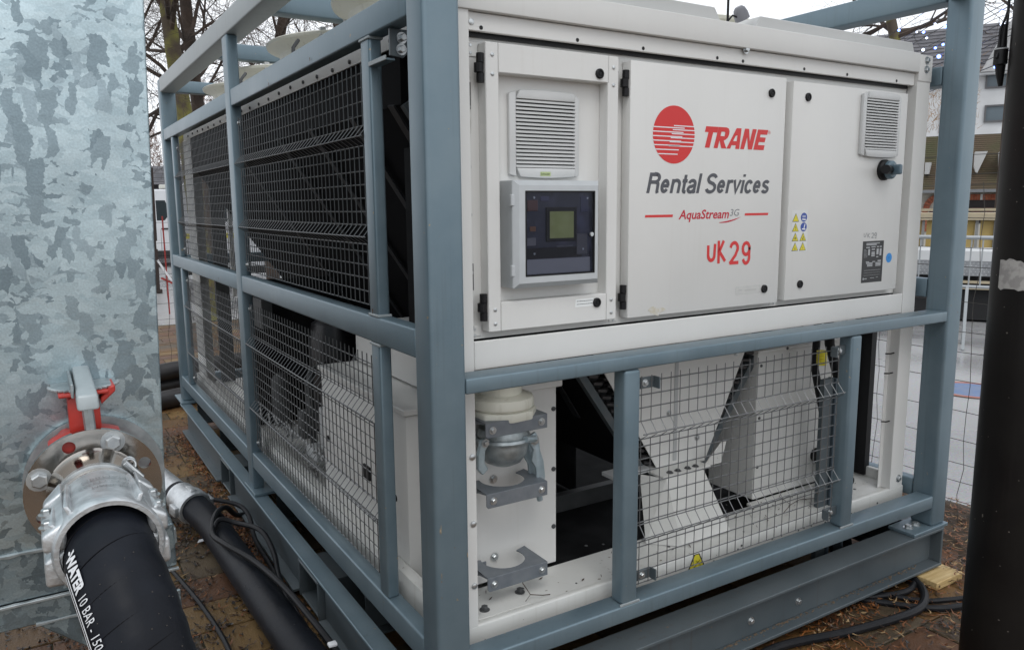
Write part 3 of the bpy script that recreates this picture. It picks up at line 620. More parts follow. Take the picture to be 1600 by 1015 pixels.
# doors
def lock(x, z, d, y=None):
    y = FY-0.001 if y is None else y
    g = MB().lathe([(0.0145, 0.001), (0.0145, -0.004), (0.012, -0.006), (0.009, -0.006), (0.008, -0.0035), (0.005, -0.0035), (0.004, -0.005), (0, -0.005)], (x, y, z), 'y', 20).build('lock', BLACK, d)
def hinge(x, z, d):
    g = MB()
    for dz in (-0.026, 0, 0.026): g.tube([(x+(0.003 if dz else -0.002), FY+0.012, z+dz-0.012), (x+(0.003 if dz else -0.002), FY+0.012, z+dz+0.012)], 0.0105 if dz else 0.0125, 10)
    g.box(x, x+0.02, FY+0.01, FY+0.025, z-0.03, z+0.03)
    return g.build('hinge', BLACK, d)
def vent(x0, x1, z0, z1, d, y, n_=18, mt=None, arch=True, logo=False):
    mt = mt or LGREYP
    cx = (x0+x1)/2; w = x1-x0; h = z1-z0; b = w*0.095; bt = h*0.11; bb = h*0.115
    pts = []; K = 14
    top = [(x0+w*t/K, z1-(0.012*h*(2*t/K-1)**2*2.2 if arch else 0)) for t in range(K+1)]
    bot = [(x1-w*t/K, z0+(0.012*h*(2*t/K-1)**2*2.2 if arch else 0)) for t in range(K+1)]
    outer = top+bot
    ix0, ix1, iz0, iz1 = x0+b, x1-b*0.7, z0+bb, z1-bt
    g = MB()
    # frame as four bars with a domed profile, louvres tilted
    g.prism([(x0, z0+0.01), (x0, z1-0.014), (ix0, z1-0.006), (ix0, z0+0.004)], y-0.013, y, 'y')
    g.prism([(ix1, z0+0.004), (ix1, z1-0.006), (x1, z1-0.014), (x1, z0+0.01)], y-0.013, y, 'y')
    g.prism([(ix0, iz1)]+[p for p in top if ix0 < p[0] < ix1]+[(ix1, iz1)], y-0.016, y, 'y')
    g.prism([(ix1, iz0)]+[p for p in bot if ix0 < p[0] < ix1]+[(ix0, iz0)], y-0.016, y, 'y')
    f = g.build('vent_grille', mt, d, 0.003, 2)
    B('vent_core', ix0, ix1, y-0.0015, y-0.0005, iz0, iz1, BLACK, d)
    g = MB(); dz = (iz1-iz0)/n_
    for k in range(n_):
        z = iz0+dz*(k+0.5)
        g.add([(ix0-0.001, y-0.014, z-dz*0.34), (ix1+0.001, y-0.014, z-dz*0.34), (ix1+0.001, y-0.002, z+dz*0.40), (ix0-0.001, y-0.002, z+dz*0.40),
               (ix0-0.001, y-0.014, z+dz*0.18), (ix1+0.001, y-0.014, z+dz*0.18), (ix1+0.001, y-0.002, z+dz*0.55), (ix0-0.001, y-0.002, z+dz*0.55)],
              [(0,1,2,3),(7,6,5,4),(0,4,5,1),(1,5,6,2),(2,6,7,3),(3,7,4,0)])
    g.build('louvres', mt, d)
    if logo:
        flat('vent_badge', [(cx-0.02, y-0.0168, z0+0.006), (cx+0.016, y-0.0168, z0+0.006), (cx+0.016, y-0.0168, z0+0.018), (cx-0.02, y-0.0168, z0+0.018)], mat('badge_green', (0.42, 0.50, 0.25), 0.5), d)
        fit_text('Schneider', cx-0.018, cx+0.014, z0+0.009, z0+0.015, y-0.0172, PBLK, d)
# door 1: framed door with a recess
D1 = (0.244, 0.701, 1.4725, 2.257); O1 = (0.285, 0.661, 1.555, 2.180)
g = MB()
g.box(D1[0], O1[0], FY, PF, D1[2], D1[3]).box(O1[1], D1[1], FY, PF, D1[2], D1[3]).box(O1[0], O1[1], FY, PF, D1[2], O1[2]).box(O1[0], O1[1], FY, PF, O1[3], D1[3])
d1 = g.build('door', WHITE, ch, 0.002, label='left door with a sunken panel, display box and louvred vent')
B('recess_panel', O1[0]-0.002, O1[1]+0.002, PF+0.0105, PF+0.0118, O1[2]-0.002, O1[3]+0.002, WHITE, d1)
RP = PF
g = MB()
for x in (0.265, 0.681):
    for z in (2.225, 2.175, 1.535, 1.495): g.lathe([(0.0055, 0), (0.0055, -0.002), (0.003, -0.0032)], (x, FY, z), 'y', 10)
g.build('screw', ZINC, d1)
g = MB()
for x in (0.283, 0.663): g.box(x-0.0006, x+0.0006, FY-0.0004, FY, D1[2], O1[2]).box(x-0.0006, x+0.0006, FY-0.0004, FY, O1[3], D1[3])
g.build('fold_line', mat('seam_grey', (0.34, 0.34, 0.33), 0.6), d1)
lock(0.628, 2.203, d1); lock(0.624, 1.530, d1); hinge(0.231, 2.190, d1); hinge(0.231, 1.543, d1)
vent(0.335, 0.578, 1.902, 2.148, d1, RP, logo=True)
flat('label_strip', [(0.543, FY-0.0006, 1.521), (0.612, FY-0.0006, 1.521), (0.612, FY-0.0006, 1.545), (0.545, FY-0.0006, 1.545)], mat('sticker_white', (0.80, 0.82, 0.81), 0.35), d1)
g = MB()
for r_ in range(2):
    x = 0.549
    while x < 0.606:
        w = random.uniform(0.002, 0.006); g.add([(x, FY-0.0009, 1.528+0.009*r_), (x+w, FY-0.0009, 1.528+0.009*r_), (x+w, FY-0.0009, 1.5305+0.009*r_), (x, FY-0.0009, 1.5305+0.009*r_)], [(0,1,2,3)]); x += w+0.0012
g.build('label_text', PENCIL, d1, kind='stuff')
# display box in the recess
HX0, HX1, HZ0, HZ1 = 0.308, 0.606, 1.594, 1.894
HY = 0.092
g = MB()
g.prism([(HX0, HZ0), (HX1, HZ0), (HX1, HZ1), (HX0, HZ1)], HY+0.012, RP-0.0005, 'y')
hb = g.build('display_box', ALUF, ch, 0.002, label='grey control display box with a tinted glass window')
GX0, GX1, GZ0, GZ1 = HX0+0.035, HX1-0.022, HZ0+0.033, HZ1-0.030
g = MB()
def slope_bar(p0, p1, p2, p3): # outer, outer, inner, inner
    yo, yi = HY+0.010, HY-0.002
    v = [(p0[0], yo, p0[1]), (p1[0], yo, p1[1]), (p2[0], yi, p2[1]), (p3[0], yi, p3[1]), (p0[0], yo+0.003, p0[1]), (p1[0], yo+0.003, p1[1]), (p2[0], yo+0.003, p2[1]), (p3[0], yo+0.003, p3[1])]
    g.hexa(v)
o4 = [(HX0, HZ0), (HX1, HZ0), (HX1, HZ1), (HX0, HZ1)]; m4 = [(HX0+0.014, HZ0+0.014), (HX1-0.010, HZ0+0.014), (HX1-0.010, HZ1-0.014), (HX0+0.014, HZ1-0.014)]
i4 = [(GX0, GZ0), (GX1, GZ0), (GX1, GZ1), (GX0, GZ1)]
for k in range(4):
    k2 = (k+1) % 4
    g.add([(o4[k][0], HY+0.010, o4[k][1]), (o4[k2][0], HY+0.010, o4[k2][1]), (m4[k2][0], HY-0.002, m4[k2][1]), (m4[k][0], HY-0.002, m4[k][1])], [(0,1,2,3)])
    g.add([(m4[k][0], HY-0.002, m4[k][1]), (m4[k2][0], HY-0.002, m4[k2][1]), (i4[k2][0], HY-0.002, i4[k2][1]), (i4[k][0], HY-0.002, i4[k][1])], [(0,1,2,3)])
    g.add([(i4[k][0], HY-0.002, i4[k][1]), (i4[k2][0], HY-0.002, i4[k2][1]), (i4[k2][0], HY+0.008, i4[k2][1]), (i4[k][0], HY+0.008, i4[k][1])], [(0,1,2,3)])
g.build('window_frame', ALUF, hb)
g = MB().box(GX0, GX1, HY+0.0095, HY+0.0115, GZ0, GZ1); g.build('backing_panel', NAVY, hb)
g = MB()
for (a, b, c, d_) in ((GX0-0.001, GX0+0.0035, GZ0, GZ1), (GX1-0.0035, GX1+0.001, GZ0, GZ1), (GX0, GX1, GZ0-0.001, GZ0+0.0035), (GX0, GX1, GZ1-0.0035, GZ1+0.001)): g.box(a, b, HY-0.0028, HY-0.0022+0.004, c, d_)
g.build('window_gasket', BLACK, hb)
B('pale_strip', GX0+0.004, GX1-0.008, HY+0.0085, HY+0.0095, GZ0+0.004, GZ0+0.046, mat('inner_plate', (0.30, 0.31, 0.32), 0.5), hb)
cxs = (GX0+GX1)/2+0.012
B('screen_bezel', cxs-0.058, cxs+0.050, HY+0.006, HY+0.0092, GZ0+0.095, GZ1-0.045, BLACK, hb, 0.001)
B('screen', cxs-0.046, cxs+0.038, HY+0.0052, HY+0.0059, GZ0+0.104, GZ1-0.057, SCR, hb)
fit_text('ADAPTIVE CONTROL', cxs-0.02, cxs+0.038, GZ0+0.078, GZ0+0.083, HY+0.0078, PENCIL, hb)
B('connector_block', GX0+0.004, GX1-0.04, HY+0.0075, HY+0.0088, GZ0+0.048, GZ0+0.078, BLACK, hb)
g = MB()
for (x, z) in ((GX0+0.035, GZ1-0.018), (GX0+0.035, GZ0+0.062), (GX1-0.035, GZ0+0.07), (GX1-0.02, GZ1-0.02)): g.lathe([(0.004, 0), (0.003, -0.002), (0, -0.002)], (x, HY+0.0084, z), 'y', 8)
g.build('screws', ZINC, hb, kind='stuff')
for (x, z, w, h, c_, nm) in ((GX0+0.012, GZ1-0.055, 0.035, 0.030, (0.10, 0.03, 0.02), 'terminal'), (GX0+0.055, GZ1-0.028, 0.030, 0.014, (0.05, 0.05, 0.11), 'terminal'), (GX0+0.010, GZ0+0.085, 0.030, 0.022, (0.16, 0.16, 0.17), 'relay'), (GX1-0.058, GZ0+0.055, 0.038, 0.060, (0.09, 0.09, 0.10), 'relay'), (GX0+0.020, GZ0+0.125, 0.020, 0.014, (0.20, 0.09, 0.04), 'terminal'), (GX1-0.045, GZ1-0.060, 0.028, 0.045, (0.03, 0.035, 0.08), 'relay')):
    B(nm, x, x+w, HY+0.0068, HY+0.0090, z, z+h, mat('component_%d' % int(w*1e4+h*1e3), c_, 0.4), hb, 0.0008)
B('glass_pane', GX0+0.003, GX1-0.003, HY+0.0005, HY+0.0020, GZ0+0.003, GZ1-0.003, GLASS, hb)
g = MB().tube([(GX1-0.012, HY+0.0005, (GZ0+GZ1)/2-0.006), (GX1-0.012, HY-0.006, (GZ0+GZ1)/2-0.006)], 0.0062, 12); g.build('lock', ZINC, hb)
for z in (HZ1-0.055, HZ0+0.05): B('hinge', HX0-0.006, HX0+0.006, HY+0.006, HY+0.018, z-0.016, z+0.016, ALUF, hb, 0.002)
# door 2 with the printed logo
d2 = B('door', 0.7475, 1.450, FY, PF-0.003, 1.470, 2.253, WHITE, ch, 0.003, 2, label='middle door carrying the red round logo and lettering')
lock(1.373, 2.197, d2); lock(1.375, 1.524, d2); hinge(0.735, 2.186, d2); hinge(0.735, 1.537, d2)
PY = FY-0.0006
flat('logo_disc', disc(0.928, 2.041, 0.089, 0.0895, PY, 56), RED, d2)
# white lines cut from the logo
g = MB(); cx, cz, rr = 0.928, 2.041, 0.0895
def logo_line(z, xa, xb, t=0.0032):
    h = math.sqrt(max(0, rr*rr-(z-cz)**2)); a = max(xa, cx-h-0.001); b = min(xb, cx+h+0.001)
    g.add([(a, PY-0.0004, z-t/2), (b, PY-0.0004, z-t/2), (b, PY-0.0004, z+t/2), (a, PY-0.0004, z+t/2)], [(0,1,2,3)])
for i in range(6): logo_line(2.069-0.0125*i, 0.926-0.0042*i, 1.1)                # from the right
for i in range(7): logo_line(2.0625-0.0128*i-0.0008*i, 0.80, 0.972-0.0046*i)      # from the left
g.build('logo_stripes', PWHITE, d2)
# block capitals of the maker's name, drawn as slanted polygons
TRZ0, TRH, SH = 2.0055, 0.068, 0.30
GL = {'T': [[(0.0, 1), (0.92, 1), (0.92, .73), (0.62, .73), (0.62, 0), (0.27, 0), (0.27, .73), (0.0, .73)]],
      'R': [[(0, 0), (0, 1), (0.30, 1), (0.30, 0)], [(0.30, 1), (0.62, 1), (0.80, .95), (0.90, .83), (0.92, .68), (0.88, .53), (0.76, .42), (0.62, .37), (0.62, .575), (0.60, .60), (0.60, .76), (0.52, .79), (0.30, .79)], [(0.30, .58), (0.62, .575), (0.62, .37), (0.96, 0), (0.58, 0), (0.30, .38)]],
      'A': [[(-0.06, 0), (0.36, 1), (0.74, 1), (0.42, .62), (0.32, .36), (0.235, 0)], [(0.42, .62), (0.74, 1), (0.94, 0), (0.62, 0), (0.60, .17), (0.60, .37), (0.55, .66)], [(0.26, .17), (0.60, .17), (0.60, .37), (0.33, .37)]],
      'N': [[(0, 0), (0, 1), (0.33, 1), (0.33, 0.62), (0.30, 0)], [(0.33, 1), (0.62, .38), (0.62, 0), (0.30, .66)], [(0.62, 0), (0.62, 1), (0.94, 1), (0.94, 0)]],
      'E': [[(0, 0), (0, 1), (0.30, 1), (0.30, 0)], [(0.30, 1), (0.84, 1), (0.84, .76), (0.30, .76)], [(0.30, .62), (0.78, .62), (0.78, .39), (0.30, .39)], [(0.30, .24), (0.84, .24), (0.84, 0), (0.30, 0)]]}
g = MB(); xx = 1.047
for ci, (c_, adv, sc_) in enumerate((('T', 0.90, 1), ('R', 1.0, 1), ('A', 0.98, 1), ('N', 1.02, 1), ('E', 0.9, 1))):
    wv = 0.0612
    for pi_, poly in enumerate(GL[c_]):
        g.add([(xx+px_*wv+SH*pz*TRH, PY-0.00004*(pi_+ci % 2*3), TRZ0+pz*TRH) for px_, pz in poly], [tuple(range(len(poly)))])
    xx += adv*wv*1.03
g.build('maker_name', RED, d2)
fit_text('R', 1.3675, 1.3735, 2.0625, 2.069, PY, RED, d2); 
g = MB(); vs = disc(1.3705, 2.0657, 0.006, 0.006, PY, 20)+disc(1.3705, 2.0657, 0.0052, 0.0052, PY, 20); g.add(vs, [(k, (k+1) % 20, (k+1) % 20+20, k+20) for k in range(20)]); g.build('registered_mark', RED, d2)
# grotesque oblique lettering drawn with mitred strokes
def strip(g_, pts, w, y, xf):
    n_ = len(pts); P_ = [Vector((p[0], p[1])) for p in pts]; closed = (P_[0]-P_[-1]).length < 1e-6; L_, R_ = [], []
    for i in range(n_):
        a = P_[i-1] if i else (P_[-2] if closed else None); b = P_[i+1] if i < n_-1 else (P_[1] if closed else None)
        d1 = (P_[i]-a).normalized() if a is not None else None; d2_ = (b-P_[i]).normalized() if b is not None else None
        d1 = d1 or d2_; d2_ = d2_ or d1; n1 = Vector((-d1.y, d1.x)); n2_ = Vector((-d2_.y, d2_.x)); m_ = (n1+n2_).normalized(); k = min(1.8, 1/max(0.35, m_.dot(n1)))
        L_.append(P_[i]+m_*w/2*k); R_.append(P_[i]-m_*w/2*k)
    v = []
    for l_, r_2 in zip(L_, R_): v += [(*xf(l_.x, l_.y, y),), (*xf(r_2.x, r_2.y, y),)]
    g_.add(v, [(2*i, 2*i+1, 2*i+3, 2*i+2) for i in range(n_-1)])
def arcs(cx_, cz_, rx, rz, a0, a1, k=14): return [(cx_+rx*math.cos(R(a0+(a1-a0)*i/k)), cz_+rz*math.sin(R(a0+(a1-a0)*i/k))) for i in range(k+1)]
XH = 0.70; SW = 0.175; hw = SW/2
SF = {'R': (0.72, [[(hw, 0), (hw, 1)], [(hw, 1-hw), (0.36, 1-hw)]+arcs(0.36, 0.735, 0.24, 0.1975, 90, -90, 12)+[(hw, 0.5375)], [(0.36, 0.5375)]+arcs(0.42, 0.42, 0.17, 0.1175, 90, 0, 5)+[(0.60, 0.1), (0.64, 0)]]),
      'e': (0.60, [[(hw, 0.36), (0.50, 0.36)], arcs(0.27, 0.35, 0.23-hw+0.03, 0.35-hw, 2, 325, 22)]),
      'n': (0.60, [[(hw, 0), (hw, XH)], [(hw, 0.42)]+arcs(0.29, 0.43, 0.21, 0.205, 150, 0, 10)+[(0.50, 0)]]),
      't': (0.36, [[(0.17, 0.92), (0.17, 0.17)]+arcs(0.27, 0.16, 0.10, 0.10, 180, 275, 6)+[(0.33, 0.06)], [(0.02, XH-hw), (0.33, XH-hw)]]),
      'a': (0.58, [[(0.07, 0.50)]+arcs(0.26, 0.47, 0.19, 0.165, 160, 0, 10)+[(0.45, 0.10), (0.49, 0)], [(0.45, 0.42)]+arcs(0.24, 0.20, 0.175, 0.14, 85, 300, 12)+[(0.45, 0.17)]]),
      'l': (0.22, [[(hw, 0), (hw, 1)]]),
      'S': (0.70, [arcs(0.34, 0.735, 0.25, 0.20, 15, 180, 12)+[(0.11, 0.66), (0.20, 0.57), (0.46, 0.48), (0.58, 0.38), (0.60, 0.28)]+arcs(0.335, 0.275, 0.265, 0.21, 0, -165, 14)]),
      'r': (0.40, [[(hw, 0), (hw, XH)], [(hw, 0.38)]+arcs(0.29, 0.41, 0.215, 0.215, 165, 80, 7)+[(0.38, 0.63)]]),
      'v': (0.54, [[(0.045, XH), (0.255, 0.06), (0.465, XH)]]),
      'i': (0.22, [[(hw, 0), (hw, XH)], [(hw, 0.87), (hw, 1.0)]]),
      'c': (0.54, [arcs(0.27, 0.35, 0.20, 0.285, 35, 325, 20)]),
      's': (0.54, [arcs(0.26, 0.50, 0.17, 0.135, 20, 180, 9)+[(0.11, 0.43), (0.25, 0.365), (0.40, 0.29)]+arcs(0.26, 0.20, 0.185, 0.135, 20, -165, 11)]), ' ': (0.26, [])}
g = MB(); xc = 0.0; tot = sum(SF[c_][0]+0.03 for c_ in 'Rental Services'); scx = (1.378-0.816)/tot
for ci, c_ in enumerate('Rental Services'):
    adv, sts = SF[c_]
    for si, st_ in enumerate(sts):
        strip(g, st_, SW, PY-0.00003*(si+3*(ci % 2)), lambda a, b, y, xc=xc: (0.816+(xc+a)*scx+0.24*b*0.064, y, 1.8590+b*0.0635))
    xc += adv+0.03
g.build('service_lettering', PGREY, d2)
fit_text('AquaStream', 0.955, 1.186, 1.766, 1.806, PY, PRED2, d2, shear=0.22, bold=0.018)
fit_text('3G', 1.190, 1.236, 1.783, 1.806, PY, PENCIL, d2, shear=0.2)
g = MB(); vs = []
for k in range(17):
    t = k/16; x = 1.14+0.105*t; z = 1.762+0.018*t*t; w = 0.0026*math.sin(PI*min(1, t*0.9+0.1)); vs.append((x, PY, z-w)); vs.append((x, PY, z+w))
g.add(vs, [(2*k, 2*k+2, 2*k+3, 2*k+1) for k in range(16)]); g.build('logo_swoosh', PRED2, d2)
for (a, b) in ((0.812, 0.931), (1.262, 1.382)):
    g = MB().add([(a, PY, 1.7835), (b-0.002, PY, 1.7835), (b, PY, 1.7915), (a+0.002, PY, 1.7915)], [(0,1,2,3)]); g.build('red_rule', RED, d2)
# hand-painted UK 29
g = MB()
def stroke(pts, w=0.0118):
    n_ = len(pts)
    for i in range(n_-1):
        a = Vector((pts[i][0], 0, pts[i][1])); b = Vector((pts[i+1][0], 0, pts[i+1][1])); d = (b-a).normalized(); q = Vector((-d.z, 0, d.x))*w/2; e = d*w*0.3
        dy = PY-0.00012*(i % 5)
        v = [a-e-q, b+e-q, b+e+q, a-e+q]; g.add([(p.x, dy, p.z) for p in v], [(0,1,2,3)])
def arcp(cx_, cz_, rx, rz, a0, a1, k=10): return [(cx_+rx*math.cos(R(a0+(a1-a0)*i/k)), cz_+rz*math.sin(R(a0+(a1-a0)*i/k))) for i in range(k+1)]
stroke([(1.093, 1.684)]+arcp(1.108, 1.655, 0.0145, 0.018, 180, 350)+[(1.1245, 1.688)])
stroke([(1.142, 1.698), (1.143, 1.628)]); stroke([(1.164, 1.698), (1.146, 1.665), (1.172, 1.634)])
stroke(arcp(1.217, 1.674, 0.017, 0.018, 165, -20)+[(1.224, 1.650), (1.199, 1.624), (1.236, 1.624)])
stroke(arcp(1.276, 1.670, 0.0165, 0.020, 0, 360, 16)); stroke([(1.2925, 1.676), (1.292, 1.645)]+arcp(1.277, 1.642, 0.0155, 0.022, 0, -150))
g.build('painted_number', RED, d2)
flat('worn_label', [(1.232, PY, 1.512), (1.356, PY, 1.512), (1.356, PY, 1.540), (1.232, PY, 1.540)], STK, d2)
g = MB(); 
for x0_, x1_, z_ in ((1.245, 1.262, 1.527), (1.275, 1.335, 1.525)): g.add([(x0_, PY-0.0003, z_-0.002), (x1_, PY-0.0003, z_-0.002), (x1_, PY-0.0003, z_+0.002), (x0_, PY-0.0003, z_+0.002)], [(0,1,2,3)])
g.build('worn_print', mat('worn_print', (0.44, 0.44, 0.42), 0.6), d2)
pts = [(0.865+0.033*math.cos(a)*(1+0.3*math.sin(3*a+1)), PY, 1.484+0.013*math.sin(a)*(1+0.35*math.sin(4*a))) for a in [2*PI*k/24 for k in range(24)]]
flat('scuff', pts, mat('scuff', (0.50, 0.46, 0.36), 0.6, col2=(0.58, 0.57, 0.54), noise_s=80), d2)
# door 3
d3 = B('door', 1.487, 2.172, FY, PF-0.003, 1.473, 2.247, WHITE, ch, 0.003, 2, label='right door with a louvred vent, rotary switch and warning stickers')
lock(1.565, 2.196, d3); lock(1.568, 1.529, d3)
vent(1.870, 2.110, 1.995, 2.240, d3, FY, n_=18, logo=False)
MB().lathe([(0.040, 0), (0.040, -0.012), (0.034, -0.020), (0.020, -0.022)], (2.035, FY, 1.949), 'y', 28).build('switch_base', BLACK, d3)
sw = MB().lathe([(0.036, 0), (0.035, -0.018), (0.028, -0.024)], (2.045, FY-0.014, 1.949), 'y', 24)
sw.build('switch_collar', mat('switch_blue_grey', (0.10, 0.155, 0.19), 0.4), d3)
MB().box(2.028, 2.048, FY-0.075, FY-0.020, 1.930, 1.968).build('switch_knob', mat('switch_blue_grey2', (0.09, 0.14, 0.175), 0.4), d3, 0.006, 3)
MB().box(2.036, 2.0385, FY-0.076, FY-0.045, 1.9685, 1.9700).build('switch_mark', PWHITE, d3)
MB().tube([(2.02, FY-0.035, 1.949), (1.975, FY-0.050, 1.949)], 0.0175, 16).build('switch_handle', BLACK, d3)
# warning stickers
WS = mat('sticker_base', (0.66, 0.67, 0.66), 0.45)
flat('warning_sticker', [(1.511, PY, 1.648), (1.600, PY, 1.648), (1.596, PY, 1.800), (1.507, PY, 1.800)], WS, d3)
cols = (1.529, 1.572); rows = (1.772, 1.737, 1.702, 1.667)
gt, gy, gb, gk, gw = MB(), MB(), MB(), MB(), MB()
for ri, z in enumerate(rows):
    for ci, x in enumerate(cols):
        x -= 0.0012*ri*-1*0.6
        if ci == 1 and ri < 2:
            gb.add(disc(x+0.002, z+0.001, 0.0175, 0.0165, PY-0.0004, 24), [tuple(range(24))])
            gw.add([(x-0.008, PY-0.0008, z-0.008), (x+0.012, PY-0.0008, z-0.010), (x+0.012, PY-0.0008, z-0.005), (x-0.008, PY-0.0008, z-0.004)], [(0,1,2,3)])
            if ri == 0: 
                for dx in (-0.006, 0.0, 0.006): gw.add([(x+dx, PY-0.0008, z), (x+dx+0.003, PY-0.0008, z), (x+dx+0.003, PY-0.0008, z+0.008), (x+dx, PY-0.0008, z+0.008)], [(0,1,2,3)])
            else: gw.add([(x+0.001, PY-0.0008, z-0.004), (x+0.006, PY-0.0008, z-0.004), (x+0.011, PY-0.0008, z+0.012), (x+0.006, PY-0.0008, z+0.012)], [(0,1,2,3)])
        else:
            s_ = 0.0185
            gt.add([(x-s_, PY-0.0004, z-0.0145), (x+s_, PY-0.0004, z-0.0145), (x, PY-0.0004, z+0.0165)], [(0,1,2)])
            s_ = 0.0155; gy.add([(x-s_, PY-0.0008, z-0.0128), (x+s_, PY-0.0008, z-0.0128), (x, PY-0.0008, z+0.0132)], [(0,1,2)])
            if (ri, ci) == (1, 0): gk.box(x-0.001, x+0.0012, PY-0.0013, PY-0.0012, z-0.004, z+0.005).box(x-0.001, x+0.0012, PY-0.0013, PY-0.0012, z-0.0095, z-0.007)
            elif (ri, ci) == (2, 0): gk.add(disc(x, z-0.004, 0.0045, 0.0045, PY-0.0012, 10)+disc(x, z-0.004, 0.0025, 0.0025, PY-0.0012, 10), [(k, (k+1) % 10, (k+1) % 10+10, k+10) for k in range(10)])
            elif (ri, ci) == (2, 1): gk.add([(x-0.006, PY-0.0012, z-0.010), (x-0.002, PY-0.0012, z-0.010), (x+0.004, PY-0.0012, z+0.002), (x+0.001, PY-0.0012, z+0.002)], [(0,1,2,3)]).box(x+0.003, x+0.007, PY-0.0013, PY-0.0012, z-0.010, z-0.007)
            elif (ri, ci) == (3, 0): gk.box(x-0.004, x+0.004, PY-0.0013, PY-0.0012, z-0.010, z-0.009).box(x-0.003, x-0.002, PY-0.0013, PY-0.0012, z-0.008, z-0.002).box(x+0.001, x+0.002, PY-0.0013, PY-0.0012, z-0.008, z-0.002)
            elif (ri, ci) == (3, 1): gk.box(x-0.0006, x+0.0006, PY-0.0013, PY-0.0012, z-0.008, z-0.001)
gt.build('warning_border', PBLK, d3); gy.build('warning_triangle', YEL, d3); gb.build('mandatory_disc', PBLUE, d3); gk.build('warning_pictogram', PBLK, d3); gw.build('mandatory_pictogram', PWHITE, d3)
# rating plate
flat('rating_plate', [(1.936, PY, 1.5105), (2.0705, PY, 1.5105), (2.0705, PY, 1.674), (1.9345, PY, 1.674)], PLATE, d3)
g = MB(); Y2 = PY-0.0005
def rr_(a, b, c, d_): g.add([(a, Y2, c), (b, Y2, c), (b, Y2, d_), (a, Y2, d_)], [(0,1,2,3)])
X = lambda t: 1.936+0.1345*t
Zr = lambda t: 1.674-0.1635*t
for (a, b, c, d_) in ((.15,.80,.045,.065),(.15,.65,.075,.10),(.15,.33,.14,.165),(.40,.60,.13,.155),(.66,.76,.13,.155),(.80,.90,.13,.155),(.26,.34,.19,.34),(.42,.58,.19,.215),(.42,.58,.26,.29),(.42,.58,.30,.33),(.42,.58,.34,.37),(.66,.76,.19,.33),(.81,.90,.19,.36),(.66,.76,.375,.40),
                      (.17,.33,.49,.51),(.48,.62,.49,.51),(.74,.90,.47,.50),(.19,.50,.52,.545),(.64,.90,.52,.545),(.24,.50,.555,.58),(.64,.90,.555,.58),(.24,.50,.59,.61),(.64,.90,.59,.61),(.1,.9,.70,.706),(.1,.9,.76,.764),(.1,.9,.82,.824),(.07,.12,.88,.93),(.14,.26,.895,.915),(.42,.62,.89,.90),(.7,.8,.88,.89)):
    rr_(X(a), X(b), Zr(d_), Zr(c))
for k in range(7): rr_(X(.05), X(.05+random.uniform(.1, .2)), Zr(.20+.03*k+0.006), Zr(.20+.03*k))
g.build('plate_print', PLSILV, d3)
g = MB(); stroke([(1.938, 1.705), (1.939, 1.692), (1.947, 1.691), (1.953, 1.706)], 0.0022); stroke([(1.963, 1.706), (1.961, 1.689)], 0.0022); stroke([(1.975, 1.704), (1.962, 1.697), (1.975, 1.688)], 0.0022)
stroke(arcp(1.994, 1.699, 0.006, 0.006, 160, -30)+[(1.987, 1.687), (2.001, 1.687)], 0.0022); stroke(arcp(2.012, 1.700, 0.006, 0.006, 0, 360), 0.0022); stroke([(2.018, 1.700), (2.016, 1.684), (2.008, 1.687)], 0.0022)
g.build('pencil_number', PENCIL, d3)
flat('blue_sticker', disc(2.111, 1.603, 0.0195, 0.0195, PY, 28), PCYAN, d3)
fit_text('V', 2.106, 2.115, 1.597, 1.609, PY-0.0004, PBLUE, d3)
g = MB()
for x in (0.700, 1.455): g.lathe([(0.006, 0), (0.006, -0.002)], (x+0.012, PF-0.002, 1.90), 'y', 10, False)
g.build('plug', BLACK, ch)
# side sticker on the left post
flat('post_sticker', [(0.112, FY-0.0006, 1.853), (0.150, FY-0.0006, 1.853), (0.150, FY-0.0006, 1.890), (0.112, FY-0.0006, 1.890)], PWHITE, ch)

# leaf scraps and grit caught on the tray
g = MB(); random.seed(23)
for k in range(110):
    x = random.choice((random.uniform(0.2, 2.25), random.uniform(1.3, 2.2), random.gauss(1.75, 0.2))); y = random.uniform(0.17, 0.33); a = random.uniform(0, PI); l = random.uniform(0.006, 0.03); w = random.uniform(0.0008, 0.003)
    if not 0.2 < x < 2.28: continue
    c, s_ = math.cos(a), math.sin(a); zz = 0.5985+random.uniform(0, 0.003)
    g.add([(x-c*l/2, y-s_*l/2, zz), (x+s_*w, y-c*w, zz), (x+c*l/2, y+s_*l/2, zz+0.002), (x-s_*w, y+c*w, zz+0.001)], [(0,1,2,3)])
tag(g.build('leaf_scraps', LIT[1], kind='stuff'), 'brown leaf scraps and needles lying on the white base tray behind the front rail', 'litter')
# streaks and smudges on the door edges
SMG = mat('smudge_grey', (0.46, 0.45, 0.42), 0.6, col2=(0.60, 0.595, 0.57), noise_s=30)
for (x, z0, z1, w) in ((0.2185, 2.02, 2.17, 0.004), (0.2185, 1.50, 1.53, 0.005), (0.724, 2.10, 2.17, 0.003)):
    flat('dirt_streak', [(x-w, PF-0.0007, z1), (x+w, PF-0.0007, z1), (x+w*0.3, PF-0.0007, z0), (x-w*0.2, PF-0.0007, z0)], SMG, ch)
